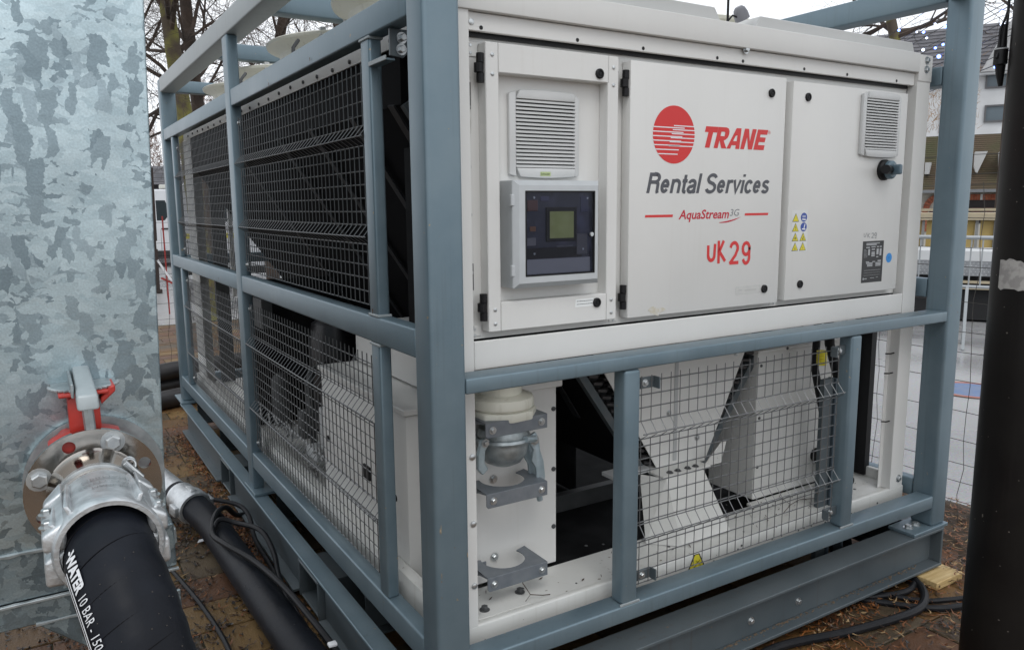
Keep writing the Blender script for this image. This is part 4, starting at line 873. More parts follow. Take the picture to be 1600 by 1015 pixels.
# --- V-shaped condenser coils, seen from below the cabinet and through the side mesh
VY = 0.42
top_z, bot_z = 2.12, 0.80
coil_halves = ((0.145, 1.06), (2.295, 1.38))
def coil(xt, xb, y0, y1, sgn):
    th = 0.11
    d = Vector((xb-xt, 0, bot_z-top_z)).normalized(); nrm = Vector((-d.z, 0, d.x))
    if nrm.x*sgn < 0: nrm = -nrm
    P = lambda t, w, y: Vector((xt, y, top_z))*(1-t)+Vector((xb, y, bot_z))*t+nrm*w
    g = MB().hexa([P(0,0,y0), P(1,0,y0), P(1,0,y1), P(0,0,y1), P(0,th,y0), P(1,th,y0), P(1,th,y1), P(0,th,y1)])
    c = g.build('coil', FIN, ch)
    g = MB()
    ge = MB()
    for ye in (y0-0.004, y1+0.001):
        ge.hexa([P(0,-0.012,ye), P(1,-0.012,ye), P(1,-0.012,ye+0.003), P(0,-0.012,ye+0.003), P(0,th+0.012,ye), P(1,th+0.012,ye), P(1,th+0.012,ye+0.003), P(0,th+0.012,ye+0.003)])
    g.hexa([P(0,-0.012,y0-0.03), P(1,-0.012,y0-0.03), P(1,-0.012,y0-0.004), P(0,-0.012,y0-0.004), P(0,0.016,y0-0.03), P(1,0.016,y0-0.03), P(1,0.016,y0-0.004), P(0,0.016,y0-0.004)])
    g.hexa([P(0,th+0.02,y0-0.03), P(1,th+0.02,y0-0.03), P(1,th+0.02,y0-0.004), P(0,th+0.02,y0-0.004), P(0,th+0.05,y0-0.03), P(1,th+0.05,y0-0.03), P(1,th+0.05,y0-0.004), P(0,th+0.05,y0-0.004)])
    ge.build('coil_header', DARK2 if False else mat('coil_header_dark', (0.022, 0.024, 0.026), 0.6), c, kind='stuff')
    g.build('coil_frame', FINE, c, kind='stuff')
    g = MB()                                                             # return bends
    for k in range(46):
        for j in range(2):
            t = (k+0.4+0.5*(j % 2))/47; w = 0.030+0.042*j
            a = P(t, w, y0-0.004); b = P(t+0.012, w+0.026, y0-0.004); q = Vector((0, -0.022, 0))
            g.tube([a, a+q, (a+b)/2+q*1.6, b+q, b], 0.0085, 6)
    g.build('return_bends', mat('copper_dull', (0.055, 0.053, 0.055), 0.4, 0.4), c)
    return c, P
coil(0.13, 1.075, VY, 3.87, 1)
coil(2.31, 1.365, VY, 3.87, -1)
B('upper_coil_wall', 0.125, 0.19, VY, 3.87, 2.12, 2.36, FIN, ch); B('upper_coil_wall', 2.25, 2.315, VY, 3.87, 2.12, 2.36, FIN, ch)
# dim braces lying on the outer face of the left coil
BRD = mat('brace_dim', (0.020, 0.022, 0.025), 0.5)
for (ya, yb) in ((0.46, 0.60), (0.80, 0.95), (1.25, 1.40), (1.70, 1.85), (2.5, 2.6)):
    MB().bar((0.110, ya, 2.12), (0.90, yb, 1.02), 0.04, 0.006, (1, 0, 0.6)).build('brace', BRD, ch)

# white V end plate and its foot
yv = VY-0.060
g = MB().prism([(0.745, 1.39), (0.846, 1.233), (1.105, 0.83), (1.345, 0.83), (1.625, 1.39)], yv, yv+0.004, 'y').build('end_plate', WHITE, ch)
B('end_plate_seam', 1.175, 1.192, yv-0.003, yv, 0.86, 1.385, GREYP, ch)
for (x, z) in ((1.15, 1.05), (1.30, 0.93), (1.50, 1.24)): bolt((x, yv, z), 'y', ch, 0.008, 0.006)
B('foot_flange', 1.045, 1.285, 0.27, 0.40, 0.838, 0.846, WHITE2, ch, 0.001)
B('foot_shelf', 0.88, 1.06, 0.35, 0.42, 0.842, 0.856, GREYP, ch, 0.001)
g = MB(); # sloping folded leg
g.add([(1.06, 0.27, 0.838), (1.243, 0.27, 0.838), (1.322, 0.200, 0.60), (1.078, 0.200, 0.60)], [(0,1,2,3)])
g.add([(1.06, 0.27, 0.838), (1.078, 0.200, 0.60), (0.985, 0.29, 0.60), (1.012, 0.36, 0.838)], [(0,1,2,3)])
g.add([(1.243, 0.27, 0.838), (1.322, 0.200, 0.60), (1.33, 0.30, 0.60), (1.27, 0.36, 0.838)], [(0,1,2,3)])
o = g.build('coil_foot', WHITE2, ch); sm_ = o.modifiers.new('s', 'SOLIDIFY'); sm_.thickness = 0.004
MB().prism([(1.255, 0.845), (1.345, 0.925), (1.37, 0.925), (1.345, 0.845)], 0.275, 0.280, 'y').build('foot_gusset', WHITE2, ch)
for x in (1.10, 1.14, 1.19, 1.23): bolt((x, 0.295, 0.845), 'z', ch, 0.009, 0.006, DARK2, sgn=1)
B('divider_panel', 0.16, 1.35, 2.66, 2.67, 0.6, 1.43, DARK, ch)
# right control box below the cabinet
bx = B('pump_box', 1.64, 2.17, 0.368, 0.62, 0.60, 1.222, WHITE, ch, 0.003, label='white box on the tray at the lower right, grey on its side')
MB().prism([(0.355, 1.223), (0.64, 1.223), (0.64, 1.236), (0.355, 1.236)], 1.63, 2.18, 'x').build('box_lid', WHITE, bx, 0.003)
g = MB()
for z in (1.17, 0.95, 0.74): g.lathe([(0.007, 0), (0.006, -0.003), (0, -0.004)], (1.66, 0.368, z), 'y', 8)
for x in (1.80, 1.98): g.lathe([(0.007, 0), (0.006, -0.003), (0, -0.004)], (x, 0.355, 1.230), 'y', 8)
g.build('screw', DARK2, bx)
g = MB().tube([(2.03, 0.37, 0.73), (2.03, 0.32, 0.72), (2.07, 0.29, 0.67), (2.14, 0.27, 0.61)], [0.03, 0.036, 0.032, 0.03], 14).build('cable_gland', BLACK, bx)
# black sheet added so the belly stays dark
B('belly_dark_sheet', 1.15, 1.155, 0.95, 2.66, 0.55, 1.37, DARK, ch)
g = MB().box(0.63, 2.2, 0.80, 0.84, 0.55, 0.62)
g.build('cross_member', DARK2, ch)
# coupling bay box
cb = B('coupling_box', 0.205, 0.625, 0.345, 0.44, 0.602, 1.238, WHITE, ch, 0.003, label='white panel behind the hose coupling')
B('box_lip', 0.205, 0.637, 0.325, 0.44, 1.228, 1.262, WHITE, cb, 0.003)
g = MB()
for z in (1.15, 0.94, 0.735): g.lathe([(0.008, 0), (0.008, -0.004), (0.003, -0.006)], (0.612, 0.345, z), 'y', 10)
g.build('screw', DARK2, cb)
def bracket(z, s_=1.0):
    x0, x1, yf, yb, t = 0.262, 0.480, 0.190, 0.345, 0.004
    cx_, cy_, r_ = 0.372, 0.285, 0.072
    g = MB(); K = 18
    # plate with a round notch: quads between the hole and the rectangle rim
    hole = [(cx_+r_*math.cos(a), cy_+r_*math.sin(a)) for a in [R(-200+220*k/K) for k in range(K+1)]]
    def rim(p):
        dx, dy = p[0]-cx_, p[1]-cy_; k = 1e9
        if dx > 1e-6: k = min(k, (x1-cx_)/dx)
        if dx < -1e-6: k = min(k, (x0-cx_)/dx)
        if dy > 1e-6: k = min(k, (yb-cy_)/dy)
        if dy < -1e-6: k = min(k, (yf-cy_)/dy)
        return (cx_+dx*k, cy_+dy*k)
    rp = [rim(p) for p in hole]
    n_ = len(hole); vs = [(p[0], p[1], z) for p in hole]+[(p[0], p[1], z) for p in rp]+[(p[0], p[1], z-t) for p in hole]+[(p[0], p[1], z-t) for p in rp]
    fs = []
    for k in range(n_-1):
        fs += [(k, k+1, n_+k+1, n_+k), (2*n_+k, 3*n_+k, 3*n_+k+1, 2*n_+k+1), (k, 2*n_+k, 2*n_+k+1, k+1), (n_+k, n_+k+1, 3*n_+k+1, 3*n_+k)]
    g.add(vs, fs)
    # corner fills
    g.box(x1-0.05, x1-0.001, yf+0.001, yf+0.03, z-t+0.0004, z-0.0004); g.box(x0+0.001, x0+0.05, yf+0.001, yf+0.03, z-t+0.0004, z-0.0004)
    g.box(x0, x0+0.016, yf+0.03, yb, z-t, z-0.0002)
    b = g.build('pipe_bracket', BRK, ch)
    MB().prism([(x0+0.004, z-0.045), (x0-0.002, z-0.038), (x0-0.002, z), (x1, z), (x1, z-0.045)], yf-0.004, yf, 'y').build('front_flange', BRK, b, 0.001)
    MB().prism([(yf, z-0.004), (yb, z-0.004), (yb, z-0.05), (yf+0.05, z-0.012)], x0, x0+0.003, 'x').build('side_flange', BRK, b)
    for x in (x0+0.022, x1-0.022):
        gg = MB(); bolt_mb(gg, (x, yf-0.004, z-0.023), 'y', 0.008, 0.007); gg.build('bolt', ZINC, b)
    gg = MB(); bolt_mb(gg, (0.375, yb-0.003, z-0.02), 'y', 0.0095, 0.008); gg.build('bolt', ZINC, b)
bracket(1.190); bracket(0.972); bracket(0.705)
B('brace_strip', 0.262, 0.32, 0.30, 0.304, 0.66, 0.70, BRK, ch)
# pipe, flange clamp and coupling ball
px, py = 0.372, 0.285
wp = MB().lathe([(0.066, 1.25), (0.066, 1.30), (0.070, 1.302), (0.070, 1.38)], (px, py, 0), 'z', 32).build('outlet_pipe', CREAM, ch, label='short white outlet pipe above the coupling')
MB().lathe([(0.06, 1.205), (0.098, 1.208), (0.104, 1.215), (0.104, 1.235), (0.100, 1.243), (0.07, 1.252)], (px, py, 0), 'z', 36).build('pipe_flange', CREAM, wp)
MB().prism([(px-0.098, py-0.065), (px-0.02, py-0.105), (px+0.055, py-0.10), (px+0.10, py-0.05), (px+0.10, py+0.06), (px-0.098, py+0.06)], 1.178, 1.207, 'z').build('clamp_body', CREAM, wp, 0.006, 2)
bl = MB().lathe([(0.045, 1.178), (0.048, 1.158), (0.075, 1.145), (0.082, 1.125), (0.080, 1.112), (0.078, 1.108), (0.080, 1.09), (0.074, 1.060), (0.058, 1.036), (0.035, 1.024), (0.0, 1.021)], (px, py-0.01, 0), 'z', 36).build('coupling_ball', GALVS, ch, label='galvanised ball end of a lever coupling')
MB().lathe([(0.079, 1.120), (0.088, 1.118), (0.092, 1.110), (0.088, 1.102), (0.079, 1.100)], (px, py-0.01, 0), 'z', 36).build('coupling_ring', GALVS, bl)
LEV = mat('lever_cast', (0.30, 0.37, 0.40), 0.42, 0.35, col2=(0.38, 0.45, 0.48), noise_s=30, bump=0.4)
def lever(x, y, mirror=1):
    pts = [(-0.006, 0.02), (0.012, 0.026), (0.022, 0.01), (0.028, -0.025), (0.040, -0.055), (0.046, -0.10), (0.034, -0.135), (0.018, -0.15), (0.010, -0.14), (0.016, -0.10), (0.012, -0.07), (-0.002, -0.05), (0.004, -0.02), (-0.010, 0.0)]
    return [(x+mirror*a*1.05, 1.09+b*1.22) for a, b in pts]
for yy in (py-0.055, py-0.012):
    MB().prism(lever(px+0.082, 0), yy, yy+0.012, 'y').build('coupling_lever', LEV, bl, 0.003, 2)
    g = MB(); bolt_mb(g, (px+0.090, yy, 1.095), 'y', 0.010, 0.008); g.build('pin', ZINC, bl)
MB().tube([(px+0.03, py-0.095, 1.118), (px+0.075, py-0.075, 1.108), (px+0.09, py-0.04, 1.098)], 0.011, 8).build('lever_arm', LEV, bl)
MB().tube([(px+0.105, py-0.05, 0.925), (px+0.112, py-0.05, 0.893)], 0.010, 8).build('lever_tip', LEV, bl)
MB().prism([(px-0.082, 1.130), (px-0.098, 1.125), (px-0.112, 1.08), (px-0.112, 1.035), (px-0.095, 1.015), (px-0.075, 1.03), (px-0.088, 1.055), (px-0.085, 1.09), (px-0.070, 1.11)], py-0.05, py-0.035, 'y').build('coupling_hook', LEV, bl, 0.003)
g = MB(); bolt_mb(g, (px-0.085, py-0.05, 1.115), 'y', 0.009, 0.008); g.build('pin', ZINC, bl)
# twig on the tray
tag(MB().tube([(0.395, 0.20, 0.70), (0.388, 0.19, 0.655), (0.41, 0.18, 0.615), (0.45, 0.17, 0.606), (0.475, 0.165, 0.604)], 0.0015, 4).tube([(0.41, 0.18, 0.615), (0.385, 0.17, 0.604)], 0.001, 4).build('twig', TWIG), 'thin bare twig lying on the white tray below the lowest pipe bracket', 'twig')
tag(MB().tube([(1.62, 0.20, 0.601), (1.72, 0.24, 0.606), (1.80, 0.26, 0.604), (1.92, 0.22, 0.602)], 0.0016, 4).tube([(1.72, 0.24, 0.606), (1.76, 0.33, 0.603), (1.85, 0.38, 0.602)], 0.0012, 4).build('twig', TWIG), 'forked thin twig on the white tray behind the front mesh panel', 'twig')
tag(MB().tube([(1.10, 0.18, 0.601), (1.17, 0.30, 0.604), (1.30, 0.40, 0.602)], 0.0016, 4).tube([(1.17, 0.3, 0.604), (1.15, 0.36, 0.602)], 0.001, 4).build('twig', TWIG), 'straight thin twig on the white tray beside the sloping coil foot', 'twig')
# warning triangle near the tray edge
flat('warning_sticker', [(1.035, FY-0.0012, 0.540), (1.125, FY-0.0012, 0.540), (1.093, FY-0.0012, 0.600), (1.067, FY-0.0012, 0.600)], PBLK, ch)
flat('warning_triangle', [(1.042, FY-0.0018, 0.542), (1.118, FY-0.0018, 0.542), (1.089, FY-0.0018, 0.597), (1.071, FY-0.0018, 0.597)], YEL, ch)
g = MB().bar((1.065, FY-0.0022, 0.55), (1.095, FY-0.0022, 0.575), 0.003, 0.0006).bar((1.075, FY-0.0022, 0.577), (1.10, FY-0.0022, 0.553), 0.003, 0.0006); g.build('warning_pictogram', PBLK, ch)
# electrical boxes seen through the left lower mesh
eb = B('electrical_box', 0.125, 0.44, 0.46, 1.30, 0.615, 1.17, WHITE, ch, 0.006, 2, label='pale electrical box behind the near lower mesh panel')
MB().box(0.115, 0.45, 0.45, 1.31, 1.172, 1.192).build('box_lid', WHITE, eb, 0.003)
g = MB()
for (y, z) in ((0.56, 0.87), (1.24, 0.90)): g.lathe([(0.013, 0), (0.012, -0.005), (0, -0.006)], (0.125, y, z), 'x', 16)
g.box(0.119, 0.125, 0.78, 0.84, 0.86, 0.91)
g.build('lock', BLACK, eb)
B('upper_box', 0.27, 0.62, 0.46, 1.28, 1.20, 1.36, WHITE, ch, 0.006, 2)
# compressors, pipes and small gear behind the left mesh
random.seed(11)
for i, (x, y) in enumerate(((0.55, 1.62), (0.55, 2.35))):
    MB().lathe([(0.13, 0.62), (0.15, 0.66), (0.15, 1.10), (0.13, 1.20), (0.05, 1.26), (0, 1.27)], (x, y, 0), 'z', 28).build('compressor', mat('compressor_black', (0.018, 0.018, 0.02), 0.35), ch, label='black cylindrical compressor behind the mesh')
MB().tube([(0.30, 1.38, 0.62), (0.30, 1.38, 1.05), (0.32, 1.45, 1.14), (0.45, 1.62, 1.20)], 0.022, 10).build('refrigerant_pipe', DARK2, ch)
MB().tube([(0.28, 1.95, 0.66), (0.28, 2.0, 0.95), (0.33, 2.1, 1.0), (0.5, 2.3, 1.0)], 0.020, 10).build('refrigerant_pipe', DARK2, ch)
MB().tube([(0.5, 1.2, 1.22), (0.5, 2.0, 1.30), (0.55, 2.9, 1.22)], 0.045, 14).build('insulated_pipe', BLACK, ch)
for (y, z, w, h, m_) in ((1.50, 0.74, 0.10, 0.20, GREYP), (1.42, 0.97, 0.05, 0.06, LGREYP), (1.66, 0.66, 0.16, 0.05, GREYP), (1.86, 0.72, 0.08, 0.13, DARK2), (2.02, 0.68, 0.12, 0.03, LGREYP), (1.30, 1.02, 0.06, 0.10, DARK2)):
    B('junction_box', 0.20, 0.27, y, y+w, z, z+h, m_, ch, 0.004, 2)
for y in (2.6, 3.0, 3.3): MB().lathe([(0.05, 0.62), (0.055, 0.64), (0.055, 0.86), (0.03, 0.90), (0, 0.9)], (0.30, y, 0), 'z', 18).build('filter_drier', DARK2, ch)
MB().lathe([(0.10, -0.03), (0.12, -0.02), (0.12, 0.02), (0.10, 0.03), (0.08, 0.03), (0.08, -0.03)], (0.30, 3.05, 0.88), 'x', 24, close=True).build('pipe_clamp', ALU, ch)
MB().tube([(0.25, 3.05, 0.88), (0.6, 3.05, 0.88), (1.4, 3.05, 0.88)], 0.085, 20).build('water_pipe', BLACK, ch)
B('terminal_block', 0.18, 0.24, 2.45, 2.75, 1.18, 1.34, DARK2, ch, 0.003)
g = MB()
for k in range(14):
    y = 1.36+random.random()*1.3; z = 0.63+random.random()*0.12
    g.tube([(0.17, y, z), (0.19, y+0.1, z+random.uniform(-.03, .05)), (0.2, y+0.22, z+random.uniform(-.03, .03))], 0.006, 5)
g.build('wiring', mat('wiring_grey', (0.20, 0.20, 0.195), 0.5), ch)
# rear of the chiller
for (x0, x1, y0, y1) in ((0.108, 0.20, 3.97, 4.06), (0.112, 0.118, 3.80, 3.97), (2.24, 2.33, 3.97, 4.06)):
    B('corner_post', x0, x1, y0, y1, 0.60, 2.28, WHITE, ch, 0.003)
B('rear_panel', 0.24, 0.33, 3.95, 3.98, 0.60, 2.28, DARK2, ch); B('rear_post', 0.36, 0.385, 3.98, 4.02, 1.2, 2.1, WHITE, ch, 0.002); B('rear_header', 0.33, 2.24, 3.90, 3.94, 1.95, 2.38, DARK, ch)
B('side_post', 2.262, 2.33, 0.362, 0.366, 0.60, 2.28, GREYP, ch, 0.001)
B('side_panel', 2.296, 2.330, 0.30, 0.36, 0.602, 1.372, BLACK, ch)
B('side_post', 2.255, 2.33, 2.2, 2.28, 0.60, 2.28, WHITE, ch, 0.003)
# hooks on the right corner post return
g = MB()
for z in (1.315, 1.20, 1.115, 0.905): g.tube([(2.20, FY+0.043, z-0.008), (2.200, FY+0.02, z-0.004), (2.212, FY+0.012, z)], 0.003, 5)
g.build('hooks', BLACK, ch, kind='stuff')
# cable ladder and hanging cables at the lower right
lad = MB().box(1.86, 1.872, 0.16, 0.20, 0.30, 1.13).box(1.955, 1.967, 0.16, 0.20, 0.30, 1.13).build('cable_ladder', mat('ladder_steel', (0.075, 0.10, 0.12), 0.5), cage, 0.002)
g = MB()
for k in range(4): g.box(1.872, 1.955, 0.165, 0.195, 0.50+0.185*k, 0.512+0.185*k)
g.build('rung', STEEL, lad)
B('ladder_panel', 1.80, 1.857, 0.17, 0.19, 0.30, 1.13, STEEL_D, cage)
cbl = MB().tube([(1.90, 0.24, 1.37), (1.93, 0.25, 1.25), (2.01, 0.26, 1.10), (2.035, 0.26, 0.95), (2.03, 0.25, 0.78), (2.03, 0.24, 0.60), (2.05, 0.22, 0.45), (2.1, 0.2, 0.25)], 0.020, 12)
cbl.tube([(1.86, 0.26, 1.37), (1.87, 0.27, 1.15), (1.95, 0.28, 0.95), (1.98, 0.27, 0.60), (1.98, 0.2, 0.30)], 0.016, 10)
tag(cbl.build('power_cable', CAB), 'thick black cables hanging beside the right front upright of the cage', 'cable')
g = MB(); 
for k in range(9): g.lathe([(0.018, 0), (0.021, 0.003), (0.018, 0.006)], (1.835, 0.215, 1.18+0.0065*k), 'z', 12)
tag(g.build('cable_sleeve', YEL), 'small yellow ribbed sleeve beside the top right mesh clip', 'cable sleeve')
# fans: bell-mouth shrouds
def fan(x, y, lab):
    f = MB().lathe([(0.400, 2.41), (0.400, 2.51), (0.408, 2.545), (0.425, 2.560), (0.448, 2.572), (0.466, 2.576), (0.470, 2.588), (0.463, 2.593), (0.445, 2.588), (0.420, 2.575), (0.398, 2.545), (0.390, 2.50), (0.390, 2.41)], (x, y, 0), 'z', 56).build('fan_shroud', CREAM, ch)
    for k in range(4):
        a = PI/4+k*PI/2; MB().box(x+0.452*math.cos(a)-0.012, x+0.452*math.cos(a)+0.012, y+0.452*math.sin(a)-0.012, y+0.452*math.sin(a)+0.012, 2.565, 2.605).build('shroud_lug', GREYP, f)
    g = MB()
    for r_ in (0.12, 0.22, 0.32): 
        g.tube([(x+r_*math.cos(t), y+r_*math.sin(t), 2.575+0.01) for t in [2*PI*k/32 for k in range(33)]], 0.0025, 4, caps=False)
    for k in range(8): a = k*PI/4; g.tube([(x, y, 2.595), (x+0.43*math.cos(a), y+0.43*math.sin(a), 2.572)], 0.003, 4)
    g.build('fan_guard', WIRE, f)
    g = MB().lathe([(0.09, 2.42), (0.09, 2.48), (0.05, 2.50), (0, 2.50)], (x, y, 0), 'z', 20)
    for k in range(5):
        a = k*2*PI/5; c, s_ = math.cos(a), math.sin(a)
        g.add([(x+0.09*c, y+0.09*s_, 2.44), (x+0.38*math.cos(a+0.1), y+0.38*math.sin(a+0.1), 2.43), (x+0.38*math.cos(a+0.75), y+0.38*math.sin(a+0.75), 2.48), (x+0.09*math.cos(a+0.9), y+0.09*math.sin(a+0.9), 2.475)], [(0,1,2,3)])
    g.build('fan_rotor', BLACK, f)
for (x, y) in ((0.66, 1.10), (0.66, 2.05), (0.66, 3.0), (0.66, 3.85-0.2), (1.75, 1.10), (1.75, 2.05), (1.75, 3.0), (1.75, 3.65)): fan(x, y, '')
for y in (1.58, 2.52): MB().tube([(0.16, y, 2.412), (0.165, y+0.01, 2.48), (0.20, y+0.05, 2.52)], 0.008, 6).build('sensor_bracket', DARK2, ch)

# ================================================================ GALVANISED TANK, VALVE AND HOSES
TX1 = -0.601; TX0 = -2.3; TY0 = 0.0; TY1 = 1.0; TZ0 = 1.155; TZ1 = 3.05
tank = thing('galvanised_tank', 'large galvanised steel box tank with a spangled finish at the left edge', 'tank', (-1.4, 0.5, GZ))

g = MB()
g.hexa([(TX0, TY0, TZ0), (-0.634, TY0, TZ0), (-0.634, TY1, TZ0), (TX0, TY1, TZ0), (TX0, TY0, TZ1), (-0.574, TY0, TZ1), (-0.574, TY1, TZ1), (TX0, TY1, TZ1)])
g.build('tank_body', GALV, tank, 0.006, 3)
B('tank_skirt', TX0, -0.621, 0.004, TY1, 1.056, TZ0-0.001, GALV_SHADED, tank, 0.003)
B('tank_flange_lip', TX0, -0.618, -0.006, 0.004, 1.050, 1.056, GALVS, tank, 0.001)
B('tank_skirt', TX0, -0.73, 0.0, TY1, 1.003, 1.050, GALV_SHADED, tank, 0.002)
random.seed(2)
g = MB()
for (x0, x1, z, r_) in ((TX0, -0.80, 1.156, 0.0045), (TX0, -0.74, 1.054, 0.0030), (-0.888, -0.73, 1.002, 0.0035)):
    x = x0; pts = []
    while x < x1: pts.append((x, -0.001, z+random.uniform(-.0012, .0012))); x += 0.02
    g.tube(pts, [r_*random.uniform(.7, 1.25) for _ in pts], 6)
g.build('weld_seam', GALVS, tank)
MB().prism([(-0.888, 1.0025), (-0.618, 1.0025), (-0.618, GZ), (-0.71, GZ), (-0.71, 0.845)], 0.0, 0.008, 'y').build('leg_plate', GALV_SHADED, tank, 0.002)
B('leg', -0.70, -0.63, 0.008, 0.09, GZ, 1.0, GALVS, tank, 0.003)
for (x, y) in ((-2.25, 0.01), (-2.25, 0.92), (-0.70, 0.92)): B('leg', x, x+0.07, y, y+0.08, GZ, 1.0, GALVS, tank, 0.003)
B('side_tab', -0.634, -0.615, 0.02, 0.05, 1.10, 1.135, GALVS, tank, 0.002)

valve = thing('butterfly_valve', 'red butterfly valve with a grey lever handle between the tank and its steel flange', 'valve', (-0.764, -0.05, 1.29))
VX, VZ = -0.766, 1.293
MB().lathe([(0.0, -0.002), (0.126, -0.002), (0.127, -0.012), (0.0, -0.014)], (-0.759, 0, 1.288), 'y', 56).build('tank_flange', GALVS, valve)
g = MB().lathe([(0.070, -0.016), (0.080, -0.018), (0.083, -0.028), (0.083, -0.072), (0.080, -0.084), (0.070, -0.086)], (VX, 0, VZ), 'y', 48)
g.build('valve_body', REDV, valve)
g = MB()
for a in (112, 292): g.tube([(VX+0.098*math.cos(R(a)), -0.085, VZ+0.098*math.sin(R(a))), (VX+0.098*math.cos(R(a)), -0.02, VZ+0.098*math.sin(R(a)))], 0.017, 12)
g.build('valve_ear', REDV, valve)
arc = lambda a0, a1, r_, k=12: [(VX+r_*math.cos(R(a0+(a1-a0)*i/k)), VZ+r_*math.sin(R(a0+(a1-a0)*i/k))) for i in range(k+1)]
MB().prism(arc(128, 62, 0.100)+arc(62, 128, 0.1165), -0.080, -0.04, 'y').build('valve_body', REDV, valve, 0.004, 2)
MB().prism([(-0.798, 1.40), (-0.798, 1.468), (-0.783, 1.476), (-0.758, 1.476), (-0.744, 1.468), (-0.744, 1.40)], -0.078, -0.035, 'y').build('valve_neck', REDV, valve, 0.003, 2)
MB().box(-0.812, -0.728, -0.095, -0.005, 1.476, 1.483).build('valve_mount', REDV, valve, 0.003, 2)
MB().prism([(-0.742, 1.468), (-0.742, 1.455), (-0.716, 1.478), (-0.716, 1.490), (-0.725, 1.487)], -0.09, -0.02, 'y').build('valve_wing', REDV, valve, 0.002)
K = 40; pts = []
for k in range(K+1):
    a = R(170+k*200/K); rr_2 = 0.062+(0.005 if k % 2 else -0.003); pts.append((VX+rr_2*math.cos(a)*0.95, -0.035+rr_2*math.sin(a)*0.9))
pts += [(VX+0.058, 0.0), (VX-0.058, 0.0)]
MB().prism(pts, 1.4835, 1.4885, 'z').build('notch_plate', GALVS, valve, 0.001)
MB().tube([(VX-0.004, -0.05, 1.40), (VX-0.004, -0.05, 1.50)], 0.011, 14).build('stem', ZINC, valve)
MB().hexa([(VX-0.020, -0.195, 1.470), (VX+0.016, -0.195, 1.470), (VX+0.014, 0.02, 1.488), (VX-0.018, 0.02, 1.488), (VX-0.019, -0.190, 1.498), (VX+0.015, -0.190, 1.498), (VX+0.012, 0.02, 1.520), (VX-0.016, 0.02, 1.520)]).build('lever_handle', mat('lever_grey', (0.33, 0.37, 0.38), 0.42, 0.2, col2=(0.38, 0.42, 0.43), noise_s=20, bump=0.4), valve, 0.005, 3)
B('lever_trigger', VX-0.026, VX-0.021, -0.15, 0.02, 1.485, 1.512, GALVS, valve, 0.002)
MB().tube([(VX+0.002, -0.088, 1.405), (VX-0.001, -0.088, 1.478)], 0.010, 8).build('valve_key', GALVS, valve)

hose = thing('water_hose', 'thick black rubber hose marked WATER 10 BAR with a cast clamp on the tank flange', 'hose', (-0.764, -0.11, 1.29))
# hose flange with eight holes
fl = bmesh.new(); g = MB(); n_ = 64; ro, ri = 0.118, 0.060; yA, yB = -0.100, -0.088
hc = [(VX+0.0965*math.cos(R(22.5+45*k)), VZ+0.0965*math.sin(R(22.5+45*k))) for k in range(8)]
def flange_disc(y):
    bm = bmesh.new(); edges = []
    def loop(cx_, cz_, r_, n):
        v = [bm.verts.new((cx_+r_*math.cos(2*PI*k/n), y, cz_+r_*math.sin(2*PI*k/n))) for k in range(n)]
        return [bm.edges.new((v[k], v[(k+1) % n])) for k in range(n)]
    edges += loop(VX, VZ, ro, n_)+loop(VX, VZ, ri, 40)
    for c in hc: edges += loop(c[0], c[1], 0.0115, 16)
    bmesh.ops.triangle_fill(bm, edges=edges, use_beauty=True)
    bm.verts.index_update(); vs = [v.co.copy() for v in bm.verts]; fs = [tuple(v.index for v in f.verts) for f in bm.faces]; bm.free(); return vs, fs
g.add(*flange_disc(yA)); g.add(*flange_disc(yB))
def wall(cx_, cz_, r_, n):
    vs = [(cx_+r_*math.cos(2*PI*k/n), y, cz_+r_*math.sin(2*PI*k/n)) for y in (yA, yB) for k in range(n)]
    g.add(vs, [(k, (k+1) % n, (k+1) % n+n, k+n) for k in range(n)], True)
wall(VX, VZ, ro, n_)
for c in hc: wall(c[0], c[1], 0.0115, 16)
g.build('flange', INOX, hose)
g = MB().lathe([(0.061, -0.099), (0.082, -0.101), (0.076, -0.108), (0.069, -0.125), (0.066, -0.150), (0.066, -0.20)], (VX, 0, VZ), 'y', 48).build('flange_hub', INOX, hose)
for a in (67.5, 157.5, 337.5, 247.5):
    g = MB(); bolt_mb(g, (VX+0.0965*math.cos(R(a)), yA, VZ+0.0965*math.sin(R(a))), 'y', 0.0145, 0.013); g.build('bolt', ZINC, hose)
# band clamp
g = MB().lathe([(0.0662, -0.165), (0.0715, -0.166), (0.0715, -0.180), (0.0662, -0.181)], (VX, 0, VZ), 'y', 40)
g.build('band_clamp', ZINC, hose)
ca = R(38); cc = Vector((VX+0.078*math.cos(ca), -0.172, VZ+0.078*math.sin(ca)))
tx = Vector((-math.sin(ca), 0, math.cos(ca)))
MB().tube([cc-tx*0.022, cc+tx*0.022], 0.007, 10).build('clamp_screw', ZINC, hose)
for s_ in (-1, 1): MB().bar(cc+tx*0.012*s_-Vector((0, 0.012, 0)), cc+tx*0.012*s_+Vector((0, 0.012, 0)), 0.006, 0.022, tx).build('clamp_lug', ZINC, hose, 0.001)
g = MB()
rp_ = [(cc+Vector((-0.004, 0.016, 0.010)))+0.0105*Vector((math.cos(t), 0.3*math.sin(t), math.sin(t))) for t in [2*PI*k/18 for k in range(19)]]
g.tube(rp_, 0.0022, 6, caps=False); g.tube([p+Vector((0, -0.006, -0.002)) for p in rp_], 0.0022, 6, caps=False); g.build('clamp_spring', ZINC, hose)
